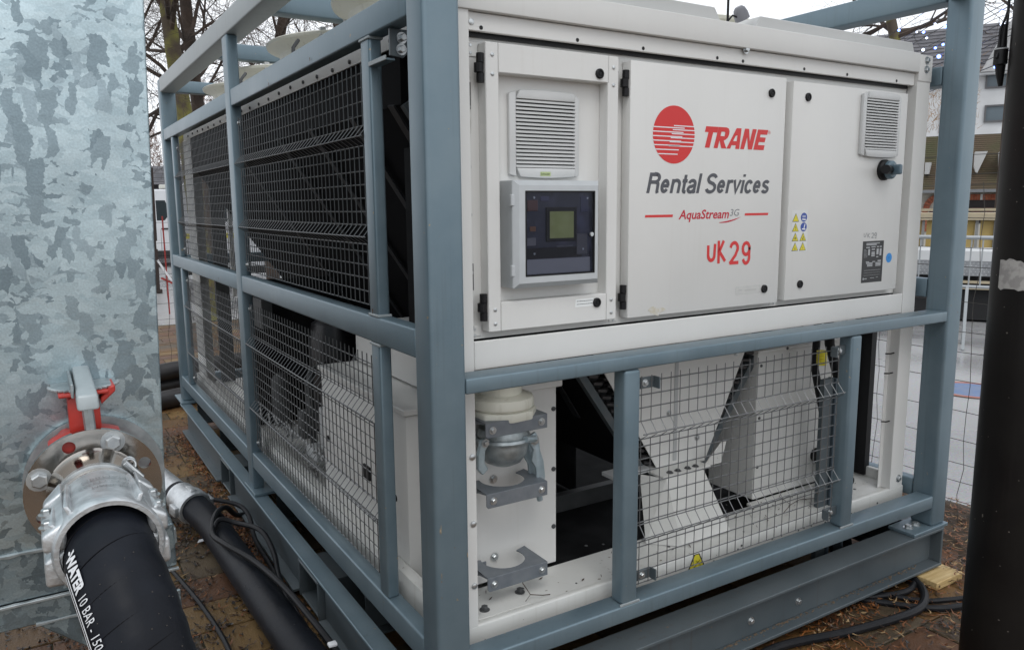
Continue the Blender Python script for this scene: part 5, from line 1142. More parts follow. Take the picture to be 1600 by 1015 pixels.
# cast half-shell clamp
yc0, yc1 = -0.195, -0.405
g = MB().lathe([(0.064, yc0), (0.068, yc0-0.002), (0.0705, yc0-0.02), (0.0705, yc0-0.03), (0.076, yc0-0.035), (0.0785, yc0-0.10), (0.080, yc1+0.03), (0.0815, yc1+0.006), (0.078, yc1), (0.071, yc1), (0.069, yc1+0.02), (0.069, yc0-0.05)], (VX+0.002, 0, VZ-0.002), 'y', 56)
g.build('clamp_shell', ALU, hose)
def lug(sx, za, zb, y0, y1, ext, m=ALU):
    x0 = VX+0.002+sx*0.058; x1 = VX+0.002+sx*(0.077+ext)
    p = [(x0, y0+0.02, za), (x1, y0, za+0.006), (x1, y1, za+0.002), (x0, y1, za), (x0, y0+0.02, zb+0.022), (x1, y0, zb-0.006), (x1, y1, zb), (x0, y1, zb+0.018)]
    if sx < 0: p = [p[1], p[0], p[3], p[2], p[5], p[4], p[7], p[6]]
    return MB().hexa(p).build('clamp_lug', m, hose, 0.006, 3)
for sx, ex in ((-1, 0.015), (1, 0.011)):
    lug(sx, VZ+0.004, VZ+0.034, -0.27, -0.395, ex); lug(sx, VZ-0.052, VZ-0.008, -0.27, -0.395, ex)
    lug(sx, VZ+0.006, VZ+0.040, -0.225, -0.262, ex-0.004)
    g = MB()
    for yy in (-0.30, -0.36):
        bolt_mb(g, (VX+sx*(0.075+ex*0.4), yy, VZ+0.036), 'z', 0.008, 0.009, True, 1)
        g.tube([(VX+sx*(0.075+ex*0.4), yy, VZ-0.06), (VX+sx*(0.075+ex*0.4), yy, VZ+0.036)], 0.005, 8)
    g.build('clamp_bolt', ZINC, hose)
# ribs running back along the shell
for a in (150, 128, 52, 30):
    c, s_ = math.cos(R(a)), math.sin(R(a))
    g = MB().hexa([(VX+0.074*c-0.004, -0.24, VZ+0.074*s_-0.004), (VX+0.074*c+0.004, -0.24, VZ+0.074*s_-0.004), (VX+0.076*c+0.005, -0.385, VZ+0.076*s_-0.004), (VX+0.076*c-0.005, -0.385, VZ+0.076*s_-0.004),
                   (VX+0.078*c-0.003, -0.24, VZ+0.078*s_+0.004), (VX+0.078*c+0.003, -0.24, VZ+0.078*s_+0.004), (VX+0.088*c+0.004, -0.385, VZ+0.088*s_+0.004), (VX+0.088*c-0.004, -0.385, VZ+0.088*s_+0.004)])
    g.build('shell_rib', ALU, hose, 0.003, 2)
# raised cast letters on the shell
def wrap_shell(txt, size, yc, a0, m):
    vs, fs = text_pts(txt, size, 0, 0.0)
    w = max(v.x for v in vs); rr2 = 0.0805
    vv = [(VX+0.002+rr2*math.sin((v.x-w/2)/rr2+R(a0)), yc-v.y*1.0+0.0, VZ-0.002+rr2*math.cos((v.x-w/2)/rr2+R(a0))) for v in vs]
    MB().add(vv, fs).build('cast_letters', m, hose)
CASTL = mat('cast_letter', (0.40, 0.42, 0.42), 0.35, 0.8)
for (t_, sz, yc) in (('GERMANY', 0.018, -0.275), ('SAFETY CLAMP', 0.014, -0.300), ('MADE IN', 0.014, -0.322)): wrap_shell(t_, sz, yc+0.0, 8, CASTL)
# hose body
def smooth_path(P, k=10):
    P = [Vector(p) for p in P]; o = []
    for i in range(len(P)-1):
        p0, p1, p2, p3 = P[max(i-1, 0)], P[i], P[i+1], P[min(i+2, len(P)-1)]
        for j in range(k):
            t = j/k; o.append(0.5*((2*p1)+(p2-p0)*t+(2*p0-5*p1+4*p2-p3)*t*t+(-p0+3*p1-3*p2+p3)*t**3))
    return o+[P[-1]]
HP = smooth_path([(VX+0.002, -0.26, VZ-0.002), (VX+0.002, -0.34, VZ-0.003), (-0.762, -0.415, 1.270), (-0.746, -0.485, 1.205), (-0.728, -0.535, 1.115), (-0.715, -0.565, 1.0), (-0.705, -0.58, 0.80), (-0.71, -0.58, 0.55), (-0.72, -0.42, 0.34), (-0.74, -0.20, 0.295), (-0.76, 0.2, 0.29)], 14)
HR = 0.0675
acc = 0; rad = []
for i, p in enumerate(HP):
    if i: acc += (p-HP[i-1]).length
    rad.append(HR+0.0007*math.sin(acc*2*PI/0.047)+0.0006*math.sin(acc*2*PI/0.19))
MB().tube(HP, rad, 56).build('hose_body', RUB, hose)
# spiral wrap lines
arcl = [0]
for i in range(1, len(HP)): arcl.append(arcl[-1]+(HP[i]-HP[i-1]).length)
def frame_at(s):
    i = 0
    while i < len(arcl)-2 and arcl[i+1] < s: i += 1
    t = (s-arcl[i])/(arcl[i+1]-arcl[i]); p = HP[i].lerp(HP[i+1], t)
    d0 = (HP[min(i+1, len(HP)-1)]-HP[max(i-1, 0)]).normalized(); d1 = (HP[min(i+2, len(HP)-1)]-HP[i]).normalized(); d = d0.lerp(d1, t).normalized()
    v = Vector((-0.12, -0.72, 0.68)); nrm = (v-d*v.dot(d)).normalized(); lf = nrm.cross(d).normalized()
    if lf.x > 0: lf = -lf
    return p, d, nrm, lf
def on_hose(s, ph, lift=0.0012):
    p, d, nrm, lf = frame_at(s); i = 0
    return p+(nrm*math.cos(ph)+lf*math.sin(ph))*(HR+0.0013+lift)
g = MB()
s_ = 0.12
while s_ < 0.60:
    g.tube([on_hose(s_+0.010*math.sin(R(a)*1.0)+0.004*R(a), R(a), -0.0020) for a in range(-90, 95, 6)], 0.0010, 4); s_ += 0.0475
g.build('wrap_ridges', mat('rubber_ridge', (0.003, 0.003, 0.004), 0.6, spec=0.1), hose)
def hose_text(txt, s0, size, phb, bold, space=1.0, stretch=1.0):
    vs, fs = text_pts(txt, size, 0, bold, space)
    x0 = min(v.x for v in vs); vv = []
    for v in vs: vv.append(on_hose(s0+(v.x-x0)*stretch, phb-v.y/HR))
    MB().add(vv, fs).build('hose_print', PWHITE, hose); return s0+(max(v.x for v in vs)-x0)*stretch
e1 = hose_text('WATER', 0.150, 0.028, R(57), 0.0014, 1.0, 0.52)
e2 = hose_text('10 BAR - 150 MM', e1+0.007, 0.027, R(57), 0.0, 1.05, 0.49)
g = MB()
for (pa, pb) in ((62.5, 65), (68, 70)):
    n2 = 60; vs = []
    for k in range(n2+1):
        s = 0.165+0.40*k/n2; vs += [on_hose(s, R(pa)), on_hose(s, R(pb))]
    g.add(vs, [(2*k, 2*k+1, 2*k+3, 2*k+2) for k in range(n2)])
vs = [on_hose(0.150+0.0025*math.cos(t), R(48)+0.035*math.sin(t)) for t in [2*PI*k/12 for k in range(12)]]; g.add(vs, [tuple(range(12))])
g.build('hose_stripes', PWHITE, hose)

# second hose on the ground
h2 = thing('ground_hose', 'thick black hose lying on the paving beside the cage with an aluminium clamp', 'hose', (-0.2, 2.0, GZ))
P2 = smooth_path([(-0.55, 3.30, 0.36), (-0.42, 2.86, 0.37), (-0.30, 2.47, 0.355), (-0.215, 2.13, 0.315), (-0.185, 1.75, 0.288), (-0.168, 1.35, 0.284), (-0.155, 0.95, 0.284), (-0.135, 0.55, 0.284), (-0.12, 0.1, 0.284), (-0.10, -0.6, 0.284), (-0.1, -1.4, 0.284)], 10)
MB().tube(P2[20:], 0.0685, 40).build('hose_body', RUB, h2)
d_ = (P2[22]-P2[14]).normalized()
def axis_lathe(prof, p0, d, n=36):
    d = Vector(d).normalized(); u = d.orthogonal().normalized(); w = d.cross(u); vs = []; fs = []
    for r_, h in prof:
        for k in range(n): a = 2*PI*k/n; vs.append(Vector(p0)+d*h+r_*(math.cos(a)*u+math.sin(a)*w))
    for i in range(len(prof)-1):
        for k in range(n): fs.append((i*n+k, i*n+(k+1) % n, (i+1)*n+(k+1) % n, (i+1)*n+k))
    return MB().add(vs, fs, True)
p0 = P2[24]; d_ = (P2[29]-P2[20]).normalized()
axis_lathe([(0.060, -0.42), (0.062, -0.14), (0.066, -0.12), (0.074, -0.11), (0.076, -0.02), (0.085, -0.015), (0.087, 0.05), (0.082, 0.07), (0.070, 0.072)], p0, d_).build('clamp_shell', ALU, h2)
sd_ = d_.cross(Vector((0, 0, 1))).normalized()
for s_ in (-1, 1):
    MB().bar(p0+sd_*0.088*s_-d_*0.01, p0+sd_*0.088*s_+d_*0.06, 0.030, 0.05).build('clamp_lug', ALU, h2, 0.006, 2)
MB().bar(p0+Vector((0, 0, 0.086))-d_*0.01, p0+Vector((0, 0, 0.086))+d_*0.06, 0.030, 0.014).build('clamp_lug', ALU, h2, 0.004, 2)
random.seed(8); g = MB()
for k in range(70):
    s = random.uniform(0.25, 0.95); i = int(s*(len(P2)-1)); a = random.uniform(-1.2, 1.2); c = P2[i]+Vector((math.sin(a), random.uniform(-.03, .03), math.cos(a)))*0.0695
    g.lathe([(random.uniform(0.0015, 0.0035), 0), (0, 0.001)], c, 'z', 6, False)
g.build('mud_specks', PBLK, h2, kind='stuff')

# black pipes beyond the tank
for i, (z, y, dy) in enumerate(((GZ+0.075, 4.86, 0.0), (GZ+0.075, 5.38, 0.0), (GZ+0.215, 5.30, 0.0))):
    P_ = smooth_path([(-2.2, y-0.45, z), (-1.2, y-0.2, z), (-0.3, y+0.0, z), (0.3, y+0.22, z), (1.2, y+0.3, z), (1.8, y+0.2, z)], 8)
    tag(MB().tube(P_, 0.075, 24).build('drain_pipe', mat('pipe_black', (0.016, 0.015, 0.016), 0.45, col2=(0.028, 0.026, 0.026), noise_s=8)),
        ('black pipe lying on the paving nearest the far cage corner', 'black pipe lying on the paving behind the other two', 'black pipe stacked on top of two others behind the tank')[i], 'pipe', 'black pipes behind the tank')
# black cables over the ground hose
def cable(pts, r, lab, k=8, m=CAB, cat='cable'): return tag(MB().tube(smooth_path(pts, k), r, 10).build('cable', m), lab, cat)
cable([(0.10, 2.35, 0.24), (-0.05, 2.22, 0.27), (-0.13, 2.10, 0.37), (-0.20, 1.98, 0.392), (-0.245, 1.82, 0.365), (-0.225, 1.66, 0.372), (-0.16, 1.42, 0.375), (-0.115, 1.15, 0.372), (-0.085, 0.90, 0.35), (-0.055, 0.65, 0.31), (-0.03, 0.35, 0.26), (0.0, -0.1, 0.235)], 0.0125, 'black cable looping over the ground hose and running along it')
cable([(-0.245, 1.84, 0.35), (-0.20, 1.90, 0.392), (-0.13, 1.86, 0.375), (-0.06, 1.70, 0.38), (-0.045, 1.55, 0.33), (-0.06, 1.42, 0.28), (-0.07, 1.2, 0.235), (-0.075, 0.9, 0.232), (-0.05, 0.4, 0.23), (-0.03, -0.2, 0.23)], 0.0115, 'black cable curving off the ground hose down beside the skid')
cable([(-0.17, 2.16, 0.40), (-0.08, 2.06, 0.385), (-0.055, 1.95, 0.36), (-0.065, 1.80, 0.30), (-0.045, 1.60, 0.24), (-0.055, 1.3, 0.23), (-0.065, 0.8, 0.23), (-0.06, 0.2, 0.23)], 0.0105, 'thin black cable hugging the skid beam behind the hose')
cable([(-0.10, 1.35, 0.228), (-0.085, 1.0, 0.25), (-0.095, 0.7, 0.228), (-0.07, 0.3, 0.228)], 0.009, 'short thin cable in the litter between the hose and the skid')
cable([(-0.50, 2.3, 0.225), (-0.44, 1.95, 0.225), (-0.41, 1.75, 0.225), (-0.373, 1.48, 0.225), (-0.350, 1.22, 0.225), (-0.345, 1.0, 0.225), (-0.36, 0.6, 0.225)], 0.0095, 'thin black cable on the bricks between the tank leg and the hose')
cable([(0.9, -0.10, 0.228), (1.30, -0.02, 0.232), (1.66, -0.10, 0.234), (1.97, -0.145, 0.234), (2.12, -0.115, 0.234), (2.23, -0.02, 0.234), (2.22, 0.08, 0.236), (2.05, 0.16, 0.236), (1.7, 0.22, 0.236)], 0.0165, 'thick black cable curling on the paving under the right end of the skid')
cable([(1.75, 0.10, 0.232), (1.95, 0.02, 0.232), (2.10, -0.03, 0.232), (2.2, -0.02, 0.232), (2.3, 0.05, 0.232), (2.2, 0.2, 0.232)], 0.013, 'black cable inside the loop under the right end of the skid')
cable([(1.86, 0.10, 0.228), (2.03, -0.10, 0.226), (2.12, -0.19, 0.232), (2.24, -0.24, 0.236), (2.36, -0.30, 0.240), (2.6, -0.42, 0.24), (2.9, -0.5, 0.24)], 0.013, 'black cable in the needles running toward the dark column')
cable([(1.95, 0.15, 0.228), (2.10, -0.08, 0.224), (2.20, -0.17, 0.236), (2.34, -0.24, 0.245), (2.5, -0.33, 0.245), (2.8, -0.38, 0.245)], 0.011, 'second black cable in the needles beside the first near the column')
# timber block and small finds
tb = MB().box(2.26, 2.455, -0.085, 0.02, 0.218, 0.252).build('timber_block', WOODM, bev=0.003); tag(tb, 'pale sawn timber block under the right corner of the skid', 'wood block')
random.seed(4); g = MB()
pv = [(-0.275, 2.08), (-0.262, 2.12), (-0.24, 2.11), (-0.215, 2.125), (-0.235, 2.095), (-0.25, 2.075)]
g.add([(x, y, GZ+0.010+random.uniform(0, 0.02)) for x, y in pv], [(0,1,5), (1,2,5), (2,4,5), (2,3,4)])
tag(g.build('paper_scrap', PWHITE), 'crumpled scrap of white paper on the bricks beside the hose', 'paper')
tag(MB().box(-0.09, -0.06, 0.665, 0.69, 0.345, 0.357).build('cable_tag', PWHITE, bev=0.004, seg=2), 'small white plastic tag on the cables beside the skid', 'tag')

# ================================================================ DARK COLUMN ON THE RIGHT
cx_, cy_ = 1.64, -0.635
colm = thing('lamp_column', 'thick dark brown steel column at the right edge with a torn grey sticker', 'column', (cx_, cy_, GZ))
CR = 0.12
MB().lathe([(CR, GZ), (CR, 4.0)], (cx_, cy_, 0), 'z', 64).build('shaft', POLE, colm)
# torn sticker, curved round the shaft
STM = mat('torn_sticker', (0.26, 0.25, 0.24), 0.7, col2=(0.36, 0.35, 0.33), noise_s=45, detail=8, lo=0.42, hi=0.55)
random.seed(6)
def on_col(a, z, l=0.001): return (cx_+(CR+l)*math.cos(a), cy_+(CR+l)*math.sin(a), z)
va = math.atan2(CAM.y-cy_, CAM.x-cx_)
vs = []; n2 = 20
for k in range(n2+1):
    a = va-R(52)+R(100)*k/n2; z1 = 1.655+random.uniform(-.006, .006)+0.01*math.sin(k*.5); z0 = 1.575+random.uniform(-.006, .006)
    vs += [on_col(a, z0), on_col(a, z1)]
MB().add(vs, [(2*k, 2*k+2, 2*k+3, 2*k+1) for k in range(n2)]).build('sticker', STM, colm)
random.seed(31); g = MB()
for _ in range(46):
    a = va+R(random.uniform(-80, 20)); z = random.uniform(0.5, 2.4); w = random.uniform(0.001, 0.004)/CR; h = random.uniform(0.0008, 0.004)*(3 if random.random() < 0.2 else 1)
    g.add([on_col(a, z, 0.0006), on_col(a+w, z+h*0.4, 0.0006), on_col(a+w*0.6, z+h, 0.0006), on_col(a-w*0.5, z+h*0.8, 0.0006)], [(0,1,2,3)])
g.build('scuffs', mat('column_scuff', (0.13, 0.115, 0.10), 0.7), colm, kind='stuff')
g = MB()
for _ in range(60):
    s_ = random.uniform(0.17, 0.5); ph = R(random.uniform(-60, 55)); c_ = on_hose(s_, ph, 0.0004); r2_ = random.uniform(0.0005, 0.0014)
    p_, d__, n__, l__ = frame_at(s_); g.add([c_+d__*r2_*math.cos(t)+l__*r2_*math.sin(t)+n__*0.0003 for t in (0, 1.2, 2.4, 3.7, 5.0)], [(0,1,2,3,4)])
g.build('mud_specks', mat('mud_speck', (0.035, 0.03, 0.026), 0.8), hose, kind='stuff')
# connector and cables hanging beside the column
px0, py0 = 1.596, -0.500
zc = 2.245
lc = thing('light_connector', 'black weatherproof plug and socket hanging from the cable beside the dark column', 'plug', (px0, py0, 2.2))
MB().tube([(px0+0.010, py0, 2.325), (px0+0.006, py0, 2.30), (px0+0.002, py0, 2.262)], [0.008, 0.010, 0.013], 16).build('plug_body', BLACK, lc)
MB().tube([(px0+0.002, py0, 2.262), (px0+0.001, py0, 2.256), (px0, py0, 2.25), (px0, py0, 2.215), (px0+0.002, py0, 2.212), (px0+0.005, py0, 2.185), (px0+0.012, py0, 2.155)], [0.013, 0.018, 0.018, 0.0185, 0.014, 0.011, 0.006], 16).build('socket_body', BLACK, lc)
MB().lathe([(0.0185, 0), (0.0185, 0.003)], (px0, py0, 2.255), 'z', 20).build('locking_ring', GREYP, lc)
tag(MB().tube(smooth_path([(px0+0.03, py0, 2.9), (px0+0.012, py0, 2.6), (px0+0.02, py0, 2.40), (px0+0.002, py0-0.006, 2.35), (px0-0.012, py0, 2.31), (px0-0.012, py0, 2.26), (px0-0.022, py0, 2.23)], 8), 0.0035, 8).tube(smooth_path([(px0+0.012, py0, 2.30), (px0+0.022, py0, 2.36), (px0+0.014, py0, 2.6), (px0+0.02, py0, 2.9)], 8), 0.0035, 8).build('light_cable', BLACK),
    'thin black cable tied to the left edge of the dark column', 'cable')
# ================================================================ WIRE FENCES
def wire_fence(name, lab, p0, p1, zs, du, top, seed):
    random.seed(seed)
    f = thing(name, lab, 'wire fence', (p0[0], p0[1], GZ)); p0 = Vector((*p0, 0)); p1 = Vector((*p1, 0)); d = p1-p0; Lg = d.length; d.normalize(); nr = Vector((-d.y, d.x, 0))
    g = MB()
    for z in zs:
        pts = []; k = int(Lg/0.5)+1
        for i in range(k+1):
            pts.append(p0+d*(Lg*i/k)+Vector((0, 0, z+random.uniform(-.006, .006)))+nr*random.uniform(-.008, .008))
        g.tube(pts, 0.0016, 4, smooth=False)
    g.build('horizontal_wires', WIRE_D, f, kind='stuff')
    g = MB(); u = du/2
    while u < Lg:
        pts = []; z = GZ+0.02; x = u
        while z < top:
            pts.append(p0+d*(x+random.uniform(-.012, .012))+Vector((0, 0, z))); z += 0.14
        g.tube(pts, 0.0016, 4, smooth=False); u += du*random.uniform(.9, 1.1)
    g.build('vertical_wires', WIRE_D, f, kind='stuff')
    u = 0.0
    while u <= Lg+0.01:
        q_ = p0+d*min(u, Lg); MB().tube([(q_.x, q_.y, GZ), (q_.x, q_.y, top+0.05)], 0.02, 12).build('post', GALVS, f); u += 3.2
ZS = [.346, .447, .535, .66, .80, .958, 1.10, 1.20, 1.338, 1.515, 1.602, 1.743, 1.905, 1.955, 2.04]
wire_fence('wire_fence', 'rusty bent wire fence to the right of the cage', (3.0, -1.6), (3.0, 8.0), ZS, 0.25, 2.05, 1)
wire_fence('wire_fence', 'wire fence crossing behind the far end of the cage', (2.95, 6.2), (-3.5, 5.75), [.35, .472, .579, .698, .816, .963, 1.08, 1.168, 1.35, 1.52, 1.7], 0.22, 1.75, 2)

# ================================================================ BACKGROUND
def far_root(name, lab, cat, az, D, group=None, kind=None):
    a = R(az); F = Vector((math.sin(a), math.cos(a), 0)); o = bpy.data.objects.new(name, None); COL.objects.link(o)
    o.location = (CAM.x+D*F.x, CAM.y+D*F.y, 0); o.rotation_euler = (0, 0, -a); LOC[o.name] = Vector((0, 0, 0)); return tag(o, lab, cat, group, kind)
RENDER_W = mat('white_render', (0.55, 0.555, 0.56), 0.85, col2=(0.62, 0.625, 0.63), noise_s=1.5)
SLATE = mat('slate_roof', (0.085, 0.085, 0.095), 0.7, col2=(0.14, 0.135, 0.145), noise_s=2.2, detail=8)
MOSSR = mat('mossy_tiles', (0.11, 0.075, 0.048), 0.85, col2=(0.075, 0.078, 0.032), noise_s=0.7, detail=8, lo=0.42, hi=0.6)
WGL = mat('window_reflecting', (0.10, 0.13, 0.15), 0.12)
WFR = mat('window_frame_grey', (0.10, 0.10, 0.105), 0.5)
BRICKR = mat('red_brick', (0.30, 0.085, 0.045), 0.8, col2=(0.40, 0.14, 0.075), noise_s=9)
CREAMW = mat('cream_wall', (0.52, 0.49, 0.42), 0.85, col2=(0.58, 0.56, 0.50), noise_s=2)
YPAN = mat('yellow_board', (0.38, 0.27, 0.085), 0.7, col2=(0.46, 0.34, 0.13), noise_s=1.2, detail=6)
PALEW = mat('weathered_plank', (0.36, 0.30, 0.20), 0.75, col2=(0.44, 0.38, 0.27), noise_s=6, stretch=(1, 20, 20))
CHECK = mat('checker_plate', (0.26, 0.27, 0.28), 0.38, 0.6, col2=(0.36, 0.37, 0.38), noise_s=9)
GREYB = mat('barrier_galvanised', (0.36, 0.38, 0.39), 0.45, 0.5)
# white building
bd = far_root('white_building', 'tall white building with grey slate roof and dark framed windows beyond the fence', 'building', 61, 40)
W_ = []
for (x, z, w, h) in ((-8.0, 5.2, 1.1, 0.75), (-5.2, 5.2, 1.1, 0.75), (-0.67, 4.85, 0.9, 1.05), (0.99, 5.2, 1.1, 0.72), (0.94, 6.62, 1.0, 0.66), (-2.4, 5.2, 1.1, 0.72), (3.3, 5.2, 1.1, 0.72), (3.3, 6.62, 1.0, 0.66), (5.8, 5.2, 1.1, 0.72), (-2.4, 6.62, 1.0, 0.6), (-5.2, 6.62, 1.0, 0.6), (-0.67, 2.6, 0.9, 1.1), (3.3, 2.6, 1.1, 1.1), (-5.2, 2.6, 1.1, 1.1)): W_.append((x, z, w, h))
MB().box(-14, 14, 0.12, 9, 0, 7.24).build('wall', RENDER_W, bd)
MB().box(-14, 14, 0.0, 0.119, 0, 2.2).build('wall', RENDER_W, bd)
for (x, z, w, h) in W_:
    f = MB().box(x, x+w, 0.02, 0.118, z, z+0.07).box(x, x+w, 0.02, 0.118, z+h-0.07, z+h).box(x, x+0.07, 0.02, 0.118, z+0.07, z+h-0.07).box(x+w-0.07, x+w, 0.02, 0.118, z+0.07, z+h-0.07).build('window', WFR, bd)
    MB().box(x+0.07, x+w-0.07, 0.09, 0.117, z+0.07, z+h-0.07).build('pane', WGL, f)
MB().box(-14.3, 14.3, -0.35, 0.12, 7.16, 7.26).build('gutter', RENDER_W, bd)
g = MB().hexa([(-14.4, -0.4, 7.26), (14.4, -0.4, 7.26), (14.4, 9.4, 7.26), (-14.4, 9.4, 7.26), (-14.4, 3.6, 9.95), (14.4, 3.6, 9.95), (14.4, 5.4, 9.95), (-14.4, 5.4, 9.95)])
g.build('roof', SLATE, bd)
for k in range(13):
    t0 = k/13; y = -0.42+4.0*t0; z = 7.28+2.69*t0
    MB().box(-14.4, 14.4, y, y+0.03, z, z+0.018).build('tile_course', mat('slate_edge', (0.045, 0.045, 0.05), 0.8), bd)
MB().prism([(0.72, 7.26), (1.7, 9.3), (2.7, 7.26)], -0.45, 3.0, 'y').build('gable', mat('gable_stone', (0.36, 0.36, 0.36), 0.85, col2=(0.46, 0.46, 0.46), noise_s=6), bd)
# tiled house
hs = far_root('tiled_house', 'low house with mossy brown tiled roof, white dormers and red brick arches', 'house', 61, 22)
MB().box(-7, 7, 0.1, 5, 0, 2.08).build('wall', CREAMW, hs)
MB().hexa([(-7.4, -0.35, 2.10), (7.4, -0.35, 2.10), (7.4, 5.4, 2.10), (-7.4, 5.4, 2.10), (-7.4, 1.6, 3.52), (7.4, 1.6, 3.52), (7.4, 3.4, 3.52), (-7.4, 3.4, 3.52)]).build('roof', MOSSR, hs)
g = MB()
for k in range(26):
    t0 = (k+0.5)/26; g.box(-7.4, 7.4, -0.355+1.95*t0, -0.345+1.95*t0, 2.115+1.42*t0, 2.126+1.42*t0)
g.build('tile_courses', mat('tile_edge', (0.075, 0.06, 0.036), 0.9), hs, kind='stuff')
MB().box(-7.4, 7.4, -0.40, -0.34, 2.04, 2.11).build('gutter', mat('gutter_grey', (0.20, 0.21, 0.22), 0.6), hs)
for x in (-2.7, -0.62, 0.42, 0.93, 2.2, 3.4):
    d_2 = MB().prism([(x, 3.0), (x, 2.66), (x+0.04, 2.52), (x+0.08, 2.50), (x+0.26, 3.0)] if x > 0 else [(x, 2.78), (x, 2.5), (x+0.10, 2.5), (x+0.13, 2.78)], -0.12, 1.2, 'y').build('dormer', mat('dormer_white', (0.50, 0.50, 0.49), 0.7), hs)
def arch(cx, cz, r0_, r1_, a0, a1, parent, n_=11):
    for k in range(n_):
        A, Bq = R(a0+(a1-a0)*k/n_+1), R(a0+(a1-a0)*(k+1)/n_-1)
        MB().prism([(cx+r0_*math.cos(A), cz+r0_*math.sin(A)), (cx+r1_*math.cos(A), cz+r1_*math.sin(A)), (cx+r1_*math.cos(Bq), cz+r1_*math.sin(Bq)), (cx+r0_*math.cos(Bq), cz+r0_*math.sin(Bq))], 0.03, 0.099, 'y').build('arch_brick', BRICKR, parent)
arch(-0.24, 1.66, 0.22, 0.36, 0, 180, hs)
DKR = mat('dark_red_shutter', (0.06, 0.012, 0.015), 0.6)
g = MB().box(-0.46, -0.02, 0.06, 0.099, 1.1, 1.66); g.build('doorway', DKR, hs)
for k in range(7):
    for sx in (-0.62, -0.0+0.0): MB().box(sx, sx+0.13, 0.03, 0.099, 1.10+0.08*k, 1.172+0.08*k).build('pier_brick', BRICKR, hs)
for k in range(12):
    x = 0.40+0.052*k
    MB().box(x, x+0.048, 0.02, 0.099, 1.86, 2.0).build('lintel_brick', BRICKR if k != 4 else mat('keystone', (0.66, 0.66, 0.64), 0.8), hs)
MB().box(0.36, 1.1, 0.07, 0.099, 1.3, 1.86).build('opening', mat('opening_dark', (0.035, 0.03, 0.03), 0.8), hs)
for x in (0.44, 0.70, 0.95): MB().box(x, x+0.19, 0.03, 0.069, 1.38, 1.68).build('shutter', DKR, hs)
for x0 in (2.0, 3.6, -3.0, -4.8): arch(x0, 1.6, 0.3, 0.45, 0, 180, hs)
for x0 in (2.0, 3.6, -3.0, -4.8): MB().box(x0-0.3, x0+0.3, 0.06, 0.099, 0.4, 1.6).build('opening', DKR, hs)
# raised deck
dk = far_root('timber_deck', 'raised deck with pale plank edge and yellow boards behind the steel barriers', 'deck', 61, 16)
MB().box(-4, 4, 0, 1.2, 1.585, 1.62).build('plank', PALEW, dk); MB().box(-4, 4, -0.04, 0.0, 1.50, 1.60).build('plank', PALEW, dk)
MB().box(-4, 4, 0.01, 0.06, 1.66, 1.705).build('hand_rail', PALEW, dk)
x = -4.0
while x < 4.0:
    MB().box(x, x+0.20, 0.10, 0.13, 0.7, 1.49).build('board', YPAN, dk)
    MB().box(x+0.205, x+0.25, 0.04, 0.10, 0.5, 1.499).build('post', mat('deck_post', (0.24, 0.24, 0.23), 0.7), dk); x += 0.28
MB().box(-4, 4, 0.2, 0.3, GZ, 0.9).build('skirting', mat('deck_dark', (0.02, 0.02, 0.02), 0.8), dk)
# ramp with checker plate
rm = far_root('steel_ramp', 'low steel ramp with white board and checker plate side', 'ramp', 61, 12)
MB().box(-2.5, 2.5, 0, 1.0, 1.04, 1.17).build('ramp_board', mat('ramp_white', (0.55, 0.56, 0.56), 0.5), rm)
MB().box(-2.5, 2.5, 0.01, 0.05, 0.84, 1.038).build('checker_plate', CHECK, rm)
g = MB()
for i in range(100):
    for j in range(5):
        x = -2.48+0.05*i+(0.025 if j % 2 else 0); z = 0.862+0.038*j; g.add([(x-0.010, 0.008, z), (x, 0.003, z-0.006), (x+0.010, 0.008, z), (x, 0.003, z+0.006)], [(0,1,2,3)])
g.build('checker_studs', mat('stud_bright', (0.55, 0.56, 0.57), 0.35, 0.5), rm, kind='stuff')
for z in (0.74, 0.66): MB().box(-2.5, 2.5, 0.03, 0.07, z, z+0.035).build('slat', PALEW, rm)
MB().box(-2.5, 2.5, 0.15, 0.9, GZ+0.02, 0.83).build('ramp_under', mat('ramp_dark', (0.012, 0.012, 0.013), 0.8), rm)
# crowd barriers
def barrier(lab, az, D, x0, x1, z0=0.885, z1=1.43):
    b = far_root('crowd_barrier', lab, 'barrier', az, D)
    MB().tube([(x0, 0, z1), (x1, 0, z1)], 0.022, 10).build('top_rail', GREYB, b); MB().tube([(x0, 0, z0), (x1, 0, z0)], 0.018, 10).build('bottom_rail', GREYB, b)
    for x in (x0, x1): MB().tube([(x, 0, GZ), (x, 0, z1)], 0.02, 10).build('end_post', GREYB, b)
    n_ = int((x1-x0)/0.105)
    for k in range(1, n_): MB().tube([(x0+(x1-x0)*k/n_, 0, z0), (x0+(x1-x0)*k/n_, 0, z1)], 0.008, 6).build('bar', GREYB, b)
    for x in (x0+0.1, x1-0.1, (x0+x1)/2): MB().prism([(-0.28, GZ), (-0.24, GZ), (-0.04, z0), (0.04, z0), (0.24, GZ), (0.28, GZ), (0.28, GZ-0.004), (0.2, GZ-0.004), (0.0, z0-0.1), (-0.2, GZ-0.004), (-0.28, GZ-0.004)], x-0.015, x+0.015, 'x').build('foot', GREYB, b)
barrier('steel crowd barrier seen between the cage post and the dark column', 61, 10, 0.12, 2.3)
barrier('steel crowd barrier seen between the chiller and the cage post', 61, 10.05, -2.1, 0.05)

